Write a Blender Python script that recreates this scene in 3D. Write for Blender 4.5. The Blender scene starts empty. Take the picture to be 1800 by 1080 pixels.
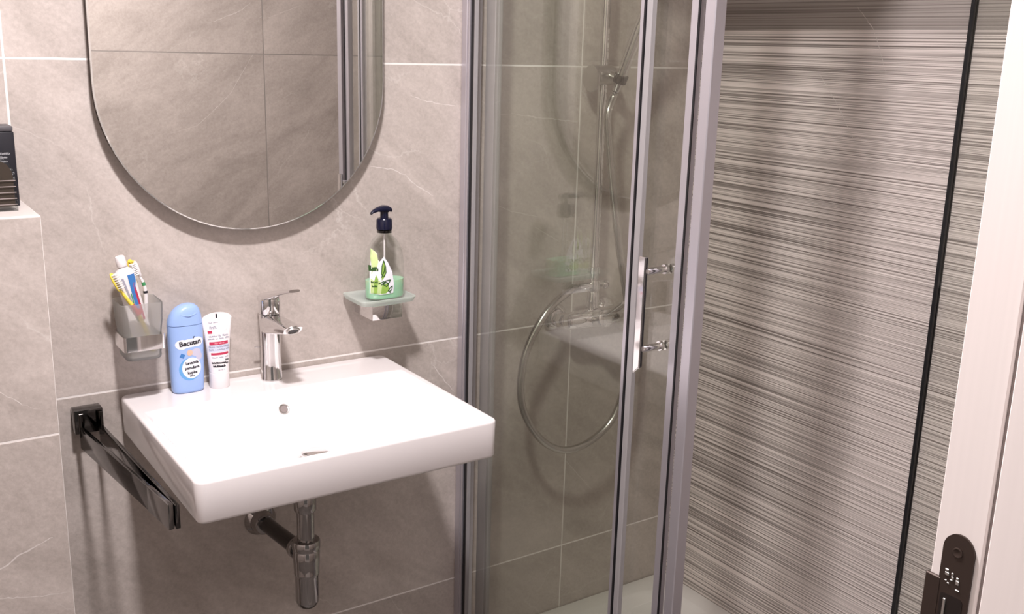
import bpy, bmesh, math, random
from mathutils import Vector, Matrix
random.seed(7)
S = bpy.context.scene
COL = S.collection
PI = math.pi

# ------------------------------------------------------------------ camera
cam_d = bpy.data.cameras.new('camera')
cam_d.sensor_width = 36.0
cam_d.sensor_fit = 'HORIZONTAL'
cam_d.lens = 36.0 * 1801.13 / 1800.0
cam_d.clip_start = 0.02
cam = bpy.data.objects.new('camera', cam_d)
COL.objects.link(cam)
YAW, PITCH, ROLL = 0.5977, 0.2496, 0.0275
_f = Vector((math.sin(YAW) * math.cos(PITCH), math.cos(YAW) * math.cos(PITCH), -math.sin(PITCH)))
_r = Vector((math.cos(YAW), -math.sin(YAW), 0))
_u = _r.cross(_f)
_r2 = math.cos(ROLL) * _r + math.sin(ROLL) * _u
_u2 = -math.sin(ROLL) * _r + math.cos(ROLL) * _u
m = Matrix((( _r2.x, _u2.x, -_f.x), (_r2.y, _u2.y, -_f.y), (_r2.z, _u2.z, -_f.z))).to_4x4()
m.translation = Vector((-0.2722, -1.9058, 1.5018))
cam.matrix_world = m
S.camera = cam

# ------------------------------------------------------------------ world, lamp light, exposure
world = bpy.data.worlds.new('hallway_light')
S.world = world
world.use_nodes = True
bg = world.node_tree.nodes['Background']
bg.inputs[0].default_value = (1.0, 0.90, 0.84, 1)
bg.inputs[1].default_value = 0.15
LAMP = Vector((0.12, -0.95, 2.30))
ld = bpy.data.lights.new('ceiling_lamp_light', 'AREA')
ld.shape = 'DISK'
ld.size = 0.13
ld.energy = 40.0
ld.color = (1.0, 0.935, 0.945)
lo = bpy.data.objects.new('ceiling_lamp_light', ld)
lo.location = LAMP
COL.objects.link(lo)
hd = bpy.data.lights.new('hallway_fill_light', 'AREA')  # unseen fill light, added to brighten the door jamb and basin front
hd.shape = 'DISK'; hd.size = 0.22; hd.energy = 7.5; hd.color = (1.0, 0.94, 0.93)
ho = bpy.data.objects.new('hallway_fill_light', hd)
ho.location = (-0.52, -2.05, 2.38)
COL.objects.link(ho)
S.view_settings.view_transform = 'Standard'
S.view_settings.look = 'None'
S.view_settings.gamma = 1.0
S.view_settings.use_curve_mapping = False
S.view_settings.exposure = 0.0

# ------------------------------------------------------------------ helpers
def obj(name, bm, mat, parent=None, smooth=35, loc=None):
    me = bpy.data.meshes.new(name)
    bmesh.ops.recalc_face_normals(bm, faces=bm.faces)
    bm.to_mesh(me); bm.free()
    return obj_me(name, me, mat, parent, smooth, loc)

def obj_me(name, me, mat, parent=None, smooth=35, loc=None):
    if mat is not None and not me.materials:
        me.materials.append(mat)
    if smooth:
        for p_ in me.polygons: p_.use_smooth = True
        me.set_sharp_from_angle(angle=math.radians(smooth))
    o = bpy.data.objects.new(name, me)
    COL.objects.link(o)
    if loc is not None: o.location = loc
    if parent is not None: o.parent = parent
    return o

def thing(name, label, cat, group=None, loc=(0, 0, 0)):
    o = bpy.data.objects.new(name, None)
    o.empty_display_size = 0.05
    COL.objects.link(o)
    o.location = loc
    o['label'] = label; o['category'] = cat
    if group: o['group'] = group
    return o

def struct(o):
    o['kind'] = 'structure'
    return o

def unparent_offset(root, child):
    """child meshes are written in world space; shift them into the root's frame."""
    child.location = child.location - root.location

def part(name, bm, mat, root, label=None, smooth=35):
    o = obj(name, bm, mat, root, smooth)
    r = root
    off = Vector((0, 0, 0))
    while r is not None:
        off += r.location
        r = r.parent
    o.location = -off
    if label: o['label'] = label
    return o

def box(bm, x0, x1, y0, y1, z0, z1, bev=0.0, seg=2, mat=None):
    g = bmesh.ops.create_cube(bm, size=1.0)
    vs = g['verts']
    for v in vs:
        v.co = Vector((x0 + (v.co.x + .5) * (x1 - x0), y0 + (v.co.y + .5) * (y1 - y0), z0 + (v.co.z + .5) * (z1 - z0)))
        if mat is not None: v.co = mat @ v.co
    if bev > 0:
        es = list({e for v in vs for e in v.link_edges})
        bmesh.ops.bevel(bm, geom=es, offset=bev, segments=seg, profile=0.5, affect='EDGES', clamp_overlap=True)
    return bm

def nbox(*a, **k):
    return box(bmesh.new(), *a, **k)

def frame_of(d):
    d = d.normalized()
    up = Vector((0, 0, 1)) if abs(d.z) < 0.9 else Vector((0, 1, 0))
    a = d.cross(up).normalized()
    b = d.cross(a).normalized()
    return a, b

def lathe(bm, prof, base=(0, 0, 0), axis=(0, 0, 1), n=32, cap=True):
    """prof: list of (distance along axis, radius)."""
    base = Vector(base); d = Vector(axis).normalized()
    a, b = frame_of(d)
    rings = []
    for t, r in prof:
        rings.append([bm.verts.new(base + d * t + (a * math.cos(2 * PI * k / n) + b * math.sin(2 * PI * k / n)) * r) for k in range(n)])
    for i in range(len(rings) - 1):
        for k in range(n):
            bm.faces.new((rings[i][k], rings[i][(k + 1) % n], rings[i + 1][(k + 1) % n], rings[i + 1][k]))
    if cap:
        bm.faces.new(rings[0]); bm.faces.new(rings[-1])
    return bm

def cyl(bm, p0, p1, r0, r1=None, n=24, ch=0.0):
    p0 = Vector(p0); p1 = Vector(p1)
    if r1 is None: r1 = r0
    L = (p1 - p0).length
    if ch > 0:
        pr = [(0, r0 - ch), (ch * .3, r0 - ch * .3), (ch, r0), (L - ch, r1), (L - ch * .3, r1 - ch * .3), (L, r1 - ch)]
    else:
        pr = [(0, r0), (L, r1)]
    return lathe(bm, pr, p0, p1 - p0, n)

def catmull(pts, k=8):
    P = [Vector(p_) for p_ in pts]
    P = [P[0] * 2 - P[1]] + P + [P[-1] * 2 - P[-2]]
    out = []
    for i in range(1, len(P) - 2):
        for j in range(k):
            t = j / k
            p0, p1, p2, p3 = P[i - 1], P[i], P[i + 1], P[i + 2]
            out.append(0.5 * ((2 * p1) + (p2 - p0) * t + (2 * p0 - 5 * p1 + 4 * p2 - p3) * t * t + (3 * p1 - p0 - 3 * p2 + p3) * t ** 3))
    out.append(P[-2])
    return out

def tube(bm, pts, r, n=12, cap=True):
    pts = [Vector(p_) for p_ in pts]
    rings = []
    t0 = (pts[1] - pts[0]).normalized()
    a, b = frame_of(t0)
    for i, p_ in enumerate(pts):
        if i == 0: t = pts[1] - pts[0]
        elif i == len(pts) - 1: t = pts[-1] - pts[-2]
        else: t = pts[i + 1] - pts[i - 1]
        t.normalize()
        a = (a - t * a.dot(t)).normalized()
        b = t.cross(a)
        rr = r[i] if isinstance(r, (list, tuple)) else r
        rings.append([bm.verts.new(p_ + (a * math.cos(2 * PI * k / n) + b * math.sin(2 * PI * k / n)) * rr) for k in range(n)])
    for i in range(len(rings) - 1):
        for k in range(n):
            bm.faces.new((rings[i][k], rings[i][(k + 1) % n], rings[i + 1][(k + 1) % n], rings[i + 1][k]))
    if cap:
        bm.faces.new(rings[0]); bm.faces.new(rings[-1])
    return bm

def prism(bm, outline, to3d, d0, d1):
    """outline: 2D points; to3d(u, v, d) -> Vector."""
    A = [bm.verts.new(to3d(u, v, d0)) for u, v in outline]
    B = [bm.verts.new(to3d(u, v, d1)) for u, v in outline]
    n = len(A)
    bm.faces.new(A); bm.faces.new(B)
    for i in range(n):
        bm.faces.new((A[i], A[(i + 1) % n], B[(i + 1) % n], B[i]))
    return bm

def rrect(x0, x1, y0, y1, r, n=6):
    out = []
    for cx, cy, a0 in ((x1 - r, y1 - r, 0), (x0 + r, y1 - r, PI / 2), (x0 + r, y0 + r, PI), (x1 - r, y0 + r, 1.5 * PI)):
        for k in range(n + 1):
            a = a0 + PI / 2 * k / n
            out.append((cx + r * math.cos(a), cy + r * math.sin(a)))
    return out

def superell(hw, hd, e, n=40):
    out = []
    for k in range(n):
        a = 2 * PI * k / n
        c, s = math.cos(a), math.sin(a)
        out.append((hw * math.copysign(abs(c) ** (2 / e), c), hd * math.copysign(abs(s) ** (2 / e), s)))
    return out

def loft(bm, rows, n=40, cap=True, M=None):
    """rows: (z, cx, cy, half width, half depth, exponent) -> vertical superellipse loft."""
    rings = []
    for z, cx, cy, hw, hd, e in rows:
        ring = []
        for x, y in superell(hw, hd, e, n):
            v = Vector((cx + x, cy + y, z))
            if M is not None: v = M @ v
            ring.append(bm.verts.new(v))
        rings.append(ring)
    for i in range(len(rings) - 1):
        for k in range(n):
            bm.faces.new((rings[i][k], rings[i][(k + 1) % n], rings[i + 1][(k + 1) % n], rings[i + 1][k]))
    if cap:
        bm.faces.new(rings[0]); bm.faces.new(rings[-1])
    return bm

def text_verts(body, size, shear=0.0, spacing=1.0):
    cu = bpy.data.curves.new('lettering', 'FONT')
    cu.body = body; cu.size = size; cu.align_x = 'CENTER'; cu.align_y = 'CENTER'
    cu.shear = shear; cu.space_character = spacing; cu.resolution_u = 3
    o = bpy.data.objects.new('lettering', cu)
    COL.objects.link(o)
    dg = bpy.context.evaluated_depsgraph_get()
    me = bpy.data.meshes.new_from_object(o.evaluated_get(dg))
    bpy.data.objects.remove(o); bpy.data.curves.remove(cu)
    vs = [v.co.copy() for v in me.vertices]
    fs = [tuple(p_.vertices) for p_ in me.polygons]
    bpy.data.meshes.remove(me)
    return vs, fs

def put_text(bm, body, size, fn, cx=0, cy=0, rot=0, bold=0.0, **k):
    """fn(u, v) maps the flat lettering onto a surface."""
    vs, fs = text_verts(body, size, **k)
    c, s = math.cos(rot), math.sin(rot)
    for du, dv in ([(0, 0)] if not bold else [(0, 0), (bold, 0), (0, bold), (bold, bold)]):
        nv = [bm.verts.new(fn(cx + (v.x + du) * c - (v.y + dv) * s, cy + (v.x + du) * s + (v.y + dv) * c)) for v in vs]
        for f in fs:
            try: bm.faces.new([nv[i] for i in f])
            except ValueError: pass
    return bm

def patch(bm, outline, fn, sub=6):
    """filled outline laid on a surface: fan of rings toward the centre."""
    cu = sum(u for u, v in outline) / len(outline); cv = sum(v for u, v in outline) / len(outline)
    rings = []
    for j in range(sub):
        t = 1 - j / sub
        rings.append([bm.verts.new(fn(cu + (u - cu) * t, cv + (v - cv) * t)) for u, v in outline])
    c = bm.verts.new(fn(cu, cv)); n = len(outline)
    for j in range(sub - 1):
        for k in range(n):
            bm.faces.new((rings[j][k], rings[j][(k + 1) % n], rings[j + 1][(k + 1) % n], rings[j + 1][k]))
    for k in range(n):
        bm.faces.new((rings[-1][k], rings[-1][(k + 1) % n], c))
    return bm

def quadstrip(u0, u1, v0, v1, n=8):
    out = [(u0 + (u1 - u0) * i / n, v0) for i in range(n)]
    out += [(u1, v0 + (v1 - v0) * i / 2) for i in range(2)]
    out += [(u1 - (u1 - u0) * i / n, v1) for i in range(n)]
    out += [(u0, v1 - (v1 - v0) * i / 2) for i in range(2)]
    return out

# ------------------------------------------------------------------ materials
def mat_new(name):
    mt = bpy.data.materials.new(name)
    mt.use_nodes = True
    nt = mt.node_tree
    return mt, nt, nt.nodes, nt.links, nt.nodes['Principled BSDF']

def plain(name, col, rough=0.5, metal=0.0, noise=0.04, scale=40.0, coat=0.0, bump=0.0):
    mt, nt, N, L, b = mat_new(name)
    tc = N.new('ShaderNodeTexCoord')
    nz = N.new('ShaderNodeTexNoise'); nz.inputs['Scale'].default_value = scale; nz.inputs['Detail'].default_value = 3
    L.new(tc.outputs['Object'], nz.inputs['Vector'])
    mx = N.new('ShaderNodeMix'); mx.data_type = 'RGBA'
    mx.inputs['A'].default_value = tuple(c * (1 - noise) for c in col) + (1,)
    mx.inputs['B'].default_value = tuple(min(1, c * (1 + noise)) for c in col) + (1,)
    L.new(nz.outputs['Fac'], mx.inputs['Factor'])
    L.new(mx.outputs['Result'], b.inputs['Base Color'])
    b.inputs['Roughness'].default_value = rough
    b.inputs['Metallic'].default_value = metal
    b.inputs['Coat Weight'].default_value = coat
    if bump:
        bp = N.new('ShaderNodeBump'); bp.inputs['Strength'].default_value = bump; bp.inputs['Distance'].default_value = 0.001
        L.new(nz.outputs['Fac'], bp.inputs['Height']); L.new(bp.outputs['Normal'], b.inputs['Normal'])
    return mt

def stone_tile(name, light, dark, vein=0.75, rot=0.65):
    mt, nt, N, L, b = mat_new(name)
    tc = N.new('ShaderNodeTexCoord'); oi = N.new('ShaderNodeObjectInfo')
    cb = N.new('ShaderNodeCombineXYZ')
    for i, k in enumerate((31.0, 17.0, 23.0)):
        ml = N.new('ShaderNodeMath'); ml.operation = 'MULTIPLY'; ml.inputs[1].default_value = k
        L.new(oi.outputs['Random'], ml.inputs[0]); L.new(ml.outputs[0], cb.inputs[i])
    ad = N.new('ShaderNodeVectorMath'); ad.operation = 'ADD'
    L.new(tc.outputs['Object'], ad.inputs[0]); L.new(cb.outputs[0], ad.inputs[1])
    # diagonal, stretched cloud
    mp = N.new('ShaderNodeMapping'); mp.inputs['Rotation'].default_value = (.25, rot, .25)
    mp.inputs['Scale'].default_value = (.9, .9, .36); mp.vector_type = 'TEXTURE'
    L.new(ad.outputs[0], mp.inputs['Vector'])
    n1 = N.new('ShaderNodeTexNoise'); n1.inputs['Scale'].default_value = 3.2; n1.inputs['Detail'].default_value = 8; n1.inputs['Roughness'].default_value = .62; n1.inputs['Distortion'].default_value = .6
    L.new(mp.outputs[0], n1.inputs['Vector'])
    n2 = N.new('ShaderNodeTexNoise'); n2.inputs['Scale'].default_value = 135; n2.inputs['Detail'].default_value = 3; n2.inputs['Roughness'].default_value = .7
    L.new(ad.outputs[0], n2.inputs['Vector'])
    n3 = N.new('ShaderNodeTexNoise'); n3.inputs['Scale'].default_value = 26; n3.inputs['Detail'].default_value = 5; n3.inputs['Roughness'].default_value = .65
    L.new(mp.outputs[0], n3.inputs['Vector'])
    def mul_add(a, k, c):
        q_ = N.new('ShaderNodeMath'); q_.operation = 'MULTIPLY_ADD'; q_.inputs[1].default_value = k
        L.new(a, q_.inputs[0])
        if isinstance(c, float): q_.inputs[2].default_value = c
        else: L.new(c, q_.inputs[2])
        return q_.outputs[0]
    s = mul_add(n1.outputs['Fac'], 1.5, -0.62)
    s = mul_add(n3.outputs['Fac'], .55, s)
    s = mul_add(n2.outputs['Fac'], .75, s)
    s2 = N.new('ShaderNodeMath'); s2.operation = 'SUBTRACT'; s2.inputs[1].default_value = .29; s2.use_clamp = True
    L.new(s, s2.inputs[0])
    mx = N.new('ShaderNodeMix'); mx.data_type = 'RGBA'
    mx.inputs['A'].default_value = dark + (1,); mx.inputs['B'].default_value = light + (1,)
    L.new(s2.outputs[0], mx.inputs['Factor'])
    # fine white veins along warped cell borders
    wn = N.new('ShaderNodeTexNoise'); wn.inputs['Scale'].default_value = 5; wn.inputs['Detail'].default_value = 6; wn.inputs['Roughness'].default_value = .65
    L.new(ad.outputs[0], wn.inputs['Vector'])
    sc = N.new('ShaderNodeVectorMath'); sc.operation = 'SCALE'; sc.inputs['Scale'].default_value = .22
    L.new(wn.outputs['Color'], sc.inputs[0])
    a2 = N.new('ShaderNodeVectorMath'); a2.operation = 'ADD'
    L.new(mp.outputs[0], a2.inputs[0]); L.new(sc.outputs[0], a2.inputs[1])
    vo = N.new('ShaderNodeTexVoronoi'); vo.feature = 'DISTANCE_TO_EDGE'; vo.inputs['Scale'].default_value = 1.7
    L.new(a2.outputs[0], vo.inputs['Vector'])
    vr = N.new('ShaderNodeMapRange'); vr.inputs['From Min'].default_value = 0.0; vr.inputs['From Max'].default_value = 0.007
    vr.inputs['To Min'].default_value = 1; vr.inputs['To Max'].default_value = 0
    L.new(vo.outputs['Distance'], vr.inputs['Value'])
    mk = N.new('ShaderNodeTexNoise'); mk.inputs['Scale'].default_value = 4.5; mk.inputs['Detail'].default_value = 2
    L.new(ad.outputs[0], mk.inputs['Vector'])
    mr = N.new('ShaderNodeMapRange'); mr.inputs['From Min'].default_value = .5; mr.inputs['From Max'].default_value = .62
    L.new(mk.outputs['Fac'], mr.inputs['Value'])
    vm = N.new('ShaderNodeMath'); vm.operation = 'MULTIPLY'
    L.new(vr.outputs[0], vm.inputs[0]); L.new(mr.outputs[0], vm.inputs[1])
    vk = N.new('ShaderNodeMath'); vk.operation = 'MULTIPLY'; vk.inputs[1].default_value = vein
    L.new(vm.outputs[0], vk.inputs[0])
    m2 = N.new('ShaderNodeMix'); m2.data_type = 'RGBA'
    m2.inputs['B'].default_value = (.72, .68, .64, 1)
    L.new(mx.outputs['Result'], m2.inputs['A']); L.new(vk.outputs[0], m2.inputs['Factor'])
    L.new(m2.outputs['Result'], b.inputs['Base Color'])
    b.inputs['Roughness'].default_value = .48
    b.inputs['Specular IOR Level'].default_value = .35
    bp = N.new('ShaderNodeBump'); bp.inputs['Strength'].default_value = .12; bp.inputs['Distance'].default_value = .002
    L.new(n2.outputs['Fac'], bp.inputs['Height']); L.new(bp.outputs[0], b.inputs['Normal'])
    return mt

def ribbed_tile(name, light, dark, contrast=1.0):
    """structured tile with uneven fine horizontal ribs."""
    mt, nt, N, L, b = mat_new(name)
    tc = N.new('ShaderNodeTexCoord'); oi = N.new('ShaderNodeObjectInfo')
    ml = N.new('ShaderNodeMath'); ml.operation = 'MULTIPLY'; ml.inputs[1].default_value = 9.0
    L.new(oi.outputs['Random'], ml.inputs[0])
    cb = N.new('ShaderNodeCombineXYZ'); L.new(ml.outputs[0], cb.inputs[2])
    ad = N.new('ShaderNodeVectorMath'); ad.operation = 'ADD'
    L.new(tc.outputs['Object'], ad.inputs[0]); L.new(cb.outputs[0], ad.inputs[1])
    def lines(fz, fy, det):
        mp = N.new('ShaderNodeMapping'); mp.inputs['Scale'].default_value = (0.0, fy, fz)
        L.new(ad.outputs[0], mp.inputs['Vector'])
        n = N.new('ShaderNodeTexNoise'); n.inputs['Scale'].default_value = 1; n.inputs['Detail'].default_value = det; n.inputs['Roughness'].default_value = .6
        L.new(mp.outputs[0], n.inputs['Vector'])
        return n.outputs['Fac']
    a = lines(310, .8, 1.5)
    c = lines(120, .5, 1.0)
    a2 = N.new('ShaderNodeMath'); a2.operation = 'MULTIPLY_ADD'; a2.inputs[1].default_value = .22
    L.new(c, a2.inputs[0]); L.new(a, a2.inputs[2])
    mr = N.new('ShaderNodeMapRange'); mr.inputs['From Min'].default_value = .47; mr.inputs['From Max'].default_value = .70
    L.new(a2.outputs[0], mr.inputs['Value'])
    cl = N.new('ShaderNodeTexNoise'); cl.inputs['Scale'].default_value = 4; cl.inputs['Detail'].default_value = 5
    L.new(tc.outputs['Object'], cl.inputs['Vector'])
    mx = N.new('ShaderNodeMix'); mx.data_type = 'RGBA'
    mx.inputs['A'].default_value = dark + (1,); mx.inputs['B'].default_value = light + (1,)
    L.new(mr.outputs[0], mx.inputs['Factor'])
    hs = N.new('ShaderNodeHueSaturation')
    vr = N.new('ShaderNodeMapRange'); vr.inputs['To Min'].default_value = .85; vr.inputs['To Max'].default_value = 1.15
    L.new(cl.outputs['Fac'], vr.inputs['Value']); L.new(vr.outputs[0], hs.inputs['Value'])
    L.new(mx.outputs['Result'], hs.inputs['Color'])
    L.new(hs.outputs['Color'], b.inputs['Base Color'])
    b.inputs['Roughness'].default_value = .42
    bp = N.new('ShaderNodeBump'); bp.inputs['Strength'].default_value = .5 * contrast; bp.inputs['Distance'].default_value = .0012
    L.new(mr.outputs[0], bp.inputs['Height']); L.new(bp.outputs[0], b.inputs['Normal'])
    return mt

def wood_white(name):
    mt, nt, N, L, b = mat_new(name)
    tc = N.new('ShaderNodeTexCoord')
    mp = N.new('ShaderNodeMapping'); mp.inputs['Scale'].default_value = (160, 160, 2.2)
    L.new(tc.outputs['Object'], mp.inputs['Vector'])
    n = N.new('ShaderNodeTexNoise'); n.inputs['Scale'].default_value = 1; n.inputs['Detail'].default_value = 4
    L.new(mp.outputs[0], n.inputs['Vector'])
    mx = N.new('ShaderNodeMix'); mx.data_type = 'RGBA'
    mx.inputs['A'].default_value = (.80, .735, .71, 1); mx.inputs['B'].default_value = (.87, .80, .775, 1)
    L.new(n.outputs['Fac'], mx.inputs['Factor']); L.new(mx.outputs['Result'], b.inputs['Base Color'])
    b.inputs['Roughness'].default_value = .5
    bp = N.new('ShaderNodeBump'); bp.inputs['Strength'].default_value = .15; bp.inputs['Distance'].default_value = .0006
    L.new(n.outputs['Fac'], bp.inputs['Height']); L.new(bp.outputs[0], b.inputs['Normal'])
    return mt

def pane_glass(name, tint, refl=1.0):
    """thin sheet: tinted straight-through transmission plus a view-angle mirror reflection."""
    mt, nt, N, L, b = mat_new(name)
    N.remove(b)
    out = N['Material Output']
    tr = N.new('ShaderNodeBsdfTransparent'); tr.inputs['Color'].default_value = tint + (1,)
    gl = N.new('ShaderNodeBsdfGlossy'); gl.inputs['Roughness'].default_value = 0.0
    gl.inputs['Color'].default_value = (1, 1, 1, 1)
    lw = N.new('ShaderNodeLayerWeight'); lw.inputs['Blend'].default_value = .5
    pw = N.new('ShaderNodeMath'); pw.operation = 'POWER'; pw.inputs[1].default_value = 5
    L.new(lw.outputs['Facing'], pw.inputs[0])
    ma = N.new('ShaderNodeMath'); ma.operation = 'MULTIPLY_ADD'; ma.inputs[1].default_value = .92 * refl; ma.inputs[2].default_value = .045 * refl
    L.new(pw.outputs[0], ma.inputs[0])
    mx = N.new('ShaderNodeMixShader')
    L.new(ma.outputs[0], mx.inputs[0]); L.new(tr.outputs[0], mx.inputs[1]); L.new(gl.outputs[0], mx.inputs[2])
    L.new(mx.outputs[0], out.inputs['Surface'])
    return mt

def frosted(name, tint, rough=.30, milk=.22):
    mt, nt, N, L, b = mat_new(name)
    N.remove(b)
    out = N['Material Output']
    rf = N.new('ShaderNodeBsdfRefraction'); rf.inputs['Color'].default_value = tint + (1,); rf.inputs['Roughness'].default_value = rough; rf.inputs['IOR'].default_value = 1.06
    tl = N.new('ShaderNodeBsdfTranslucent'); tl.inputs['Color'].default_value = tint + (1,)
    df = N.new('ShaderNodeBsdfDiffuse'); df.inputs['Color'].default_value = tint + (1,)
    gl = N.new('ShaderNodeBsdfGlossy'); gl.inputs['Roughness'].default_value = .25
    m1 = N.new('ShaderNodeMixShader'); m1.inputs[0].default_value = .5
    L.new(tl.outputs[0], m1.inputs[1]); L.new(df.outputs[0], m1.inputs[2])
    m2 = N.new('ShaderNodeMixShader'); m2.inputs[0].default_value = milk
    L.new(rf.outputs[0], m2.inputs[1]); L.new(m1.outputs[0], m2.inputs[2])
    m3 = N.new('ShaderNodeMixShader'); m3.inputs[0].default_value = .06
    L.new(m2.outputs[0], m3.inputs[1]); L.new(gl.outputs[0], m3.inputs[2])
    L.new(m3.outputs[0], out.inputs['Surface'])
    return mt

M_TILE = stone_tile('grey_stone_tile', (.66, .59, .55), (.37, .325, .295), vein=.42)
M_TILE_F = stone_tile('grey_stone_tile_mirrored_grain', (.66, .59, .55), (.37, .325, .295), vein=.42, rot=-.65)
M_FLOOR = stone_tile('dark_floor_tile', (.17, .15, .14), (.09, .08, .072), vein=.3)
M_TILE_TOP = plain('tile_edge_light', (.62, .57, .54), .45, noise=.05, scale=30)
M_GROUT = plain('pale_grout', (.86, .82, .79), .8, noise=.05, scale=90)
M_GROUT_DARK = plain('grey_grout', (.33, .30, .28), .8, noise=.05, scale=90)
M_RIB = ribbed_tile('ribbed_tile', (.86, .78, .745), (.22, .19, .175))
M_RIB_SHADE = ribbed_tile('ribbed_tile_painted_shade', (.42, .38, .355), (.24, .21, .195), .4)  # shade band across the upper wall, painted into the tile colour
M_CEIL = plain('ceiling_paint', (.82, .80, .78), .8, noise=.02)
M_WOOD = wood_white('white_oak_laminate')
M_SEAL = plain('grey_rubber_seal', (.25, .21, .20), .6)
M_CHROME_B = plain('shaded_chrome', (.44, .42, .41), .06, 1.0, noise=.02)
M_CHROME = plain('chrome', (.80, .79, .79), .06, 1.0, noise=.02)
M_CHROME_D = plain('dark_chrome', (.11, .103, .10), .10, 1.0, noise=.03)
M_STEEL = plain('brushed_steel', (.62, .60, .58), .28, 1.0, noise=.05, scale=200)
M_HOSE = plain('hose_steel', (.60, .585, .56), .25, 1.0, noise=.06, scale=200)
M_ALU = plain('satin_aluminium', (.60, .58, .63), .36, .75, noise=.02)
M_SLEEVE = plain('grey_chrome_sleeve', (.22, .21, .205), .18, 1.0, noise=.03)
M_VEIN = plain('white_stone_vein', (.70, .65, .62), .5, noise=.12, scale=60)
M_BLACK = plain('black_rubber', (.006, .006, .008), .5)
M_CERAMIC = plain('white_ceramic', (.84, .80, .80), .12, noise=.01, coat=.4)
M_ACRYL = plain('white_acrylic', (.80, .77, .75), .22, noise=.01, coat=.2)
M_GLASS = pane_glass('green_tint_glass', (.950, .962, .940), 1.35)
M_GLASS_F = pane_glass('clear_sheet_glass', (.97, .975, .965), .6)
M_GLASS_EDGE = plain('glass_edge', (.10, .16, .14), .2)
M_SEALSTRIP = plain('milky_seal_strip', (.31, .295, .30), .45)
M_RIM = plain('mirror_rim_dark', (.09, .075, .07), .4, .5)
M_MIRROR = plain('mirror_silver', (.80, .79, .765), .0, 1.0, noise=.0)
M_MIRROR_EDGE = plain('polished_mirror_edge', (.75, .74, .71), .12, .6)
M_FROST = frosted('frosted_glass', (.90, .90, .89))
M_FROST2 = frosted('frosted_dish_glass', (.88, .92, .89), .3, .55)
M_BLUE = plain('pale_blue_plastic', (.34, .50, .86), .32, noise=.02)
M_WHITEP = plain('white_plastic', (.86, .82, .83), .35, noise=.01)
M_INK = plain('black_ink', (.012, .012, .02), .5)
M_INKGREY = plain('grey_ink', (.36, .36, .44), .5)
M_INKBLUE = plain('deep_blue_ink', (.05, .20, .52), .4)
M_CYAN = plain('light_blue_ink', (.13, .38, .74), .4)
M_LABELW = plain('white_label', (.86, .87, .93), .4)
M_PINKRED = plain('crimson_ink', (.50, .035, .09), .4)
M_PINK = plain('pink_ink', (.80, .42, .46), .4)
M_PALEINK = plain('pale_lilac_ink', (.58, .56, .70), .5)
M_NAVY = plain('navy_plastic', (.005, .006, .026), .25)
M_CLEARP = pane_glass('clear_plastic', (.965, .975, .965), 1.3)
M_SOAP = plain('mint_liquid', (.42, .74, .50), .25, noise=.02)
M_SOAP.node_tree.nodes['Principled BSDF'].inputs['Subsurface Weight'].default_value = .3
M_LEAF = plain('leaf_green', (.30, .50, .09), .4, noise=.25, scale=60)
M_LEAFD = plain('dark_leaf_green', (.03, .09, .02), .4)
M_LEAFL = plain('pale_leaf_green', (.60, .74, .34), .4, noise=.15, scale=60)
M_YELLOW = plain('yellow_plastic', (.86, .70, .10), .35)
M_RED = plain('red_plastic', (.48, .02, .03), .35)
M_GREEN = plain('green_plastic', (.06, .30, .12), .35)
M_BRISTLE = plain('white_bristles', (.85, .82, .80), .7, noise=.1, scale=300)
M_BROWN = plain('bronze_metal', (.060, .042, .035), .35, .55)
M_HOLE = plain('latch_hole', (.012, .007, .006), .35)
M_CARTON = plain('black_carton', (.012, .012, .018), .35)
M_CARTON_T = plain('charcoal_carton_lid', (.085, .08, .088), .4)
M_SILVERINK = plain('silver_ink', (.42, .42, .44), .4)
M_PERFUME = plain('smoky_perfume', (.060, .045, .036), .10, noise=.1)
M_LAMPW = plain('lamp_white', (.85, .85, .85), .4)

# ------------------------------------------------------------------ room shell
XL, XR, YF, ZC = -0.75, 1.565, -1.4985, 2.36
ROWS = [(0.0, .2604), (.2604, .8604), (.8604, 1.4604), (1.4604, 2.0604), (2.0604, ZC)]
TT = .007          # tile thickness
_tile_cache = {}
def tile(parent, mat, axis, u0, u1, v0, v1, face, sign, gap=.0009, name='tile'):
    """one tile; axis = wall normal ('x', 'y' or 'z'), face = coordinate of the visible face, sign = side it looks to."""
    w, h = u1 - u0 - 2 * gap, v1 - v0 - 2 * gap
    key = (axis, sign, round(w, 4), round(h, 4), mat.name)
    if key not in _tile_cache:
        bm = bmesh.new()
        c = .0012
        def P(u, v, d):
            d *= sign
            return Vector((d, u, v)) if axis == 'x' else Vector((u, d, v)) if axis == 'y' else Vector((u, v, d))
        R = []
        for (a, b_, d) in ((w / 2, h / 2, -TT), (w / 2, h / 2, -c), (w / 2 - c, h / 2 - c, 0)):
            R.append([bm.verts.new(P(s1 * a, s2 * b_, d)) for s1, s2 in ((-1, -1), (1, -1), (1, 1), (-1, 1))])
        for i in range(2):
            for k in range(4):
                bm.faces.new((R[i][k], R[i][(k + 1) % 4], R[i + 1][(k + 1) % 4], R[i + 1][k]))
        bm.faces.new(R[2]); bm.faces.new(R[0])
        bmesh.ops.recalc_face_normals(bm, faces=bm.faces)
        me = bpy.data.meshes.new('tile'); bm.to_mesh(me); bm.free()
        me.materials.append(mat)
        _tile_cache[key] = me
    uc, vc = (u0 + u1) / 2, (v0 + v1) / 2
    loc = (face, uc, vc) if axis == 'x' else (uc, face, vc) if axis == 'y' else (uc, vc, face)
    o = bpy.data.objects.new(name, _tile_cache[key]); COL.objects.link(o)
    o.location = loc; o.parent = parent
    return o

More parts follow.
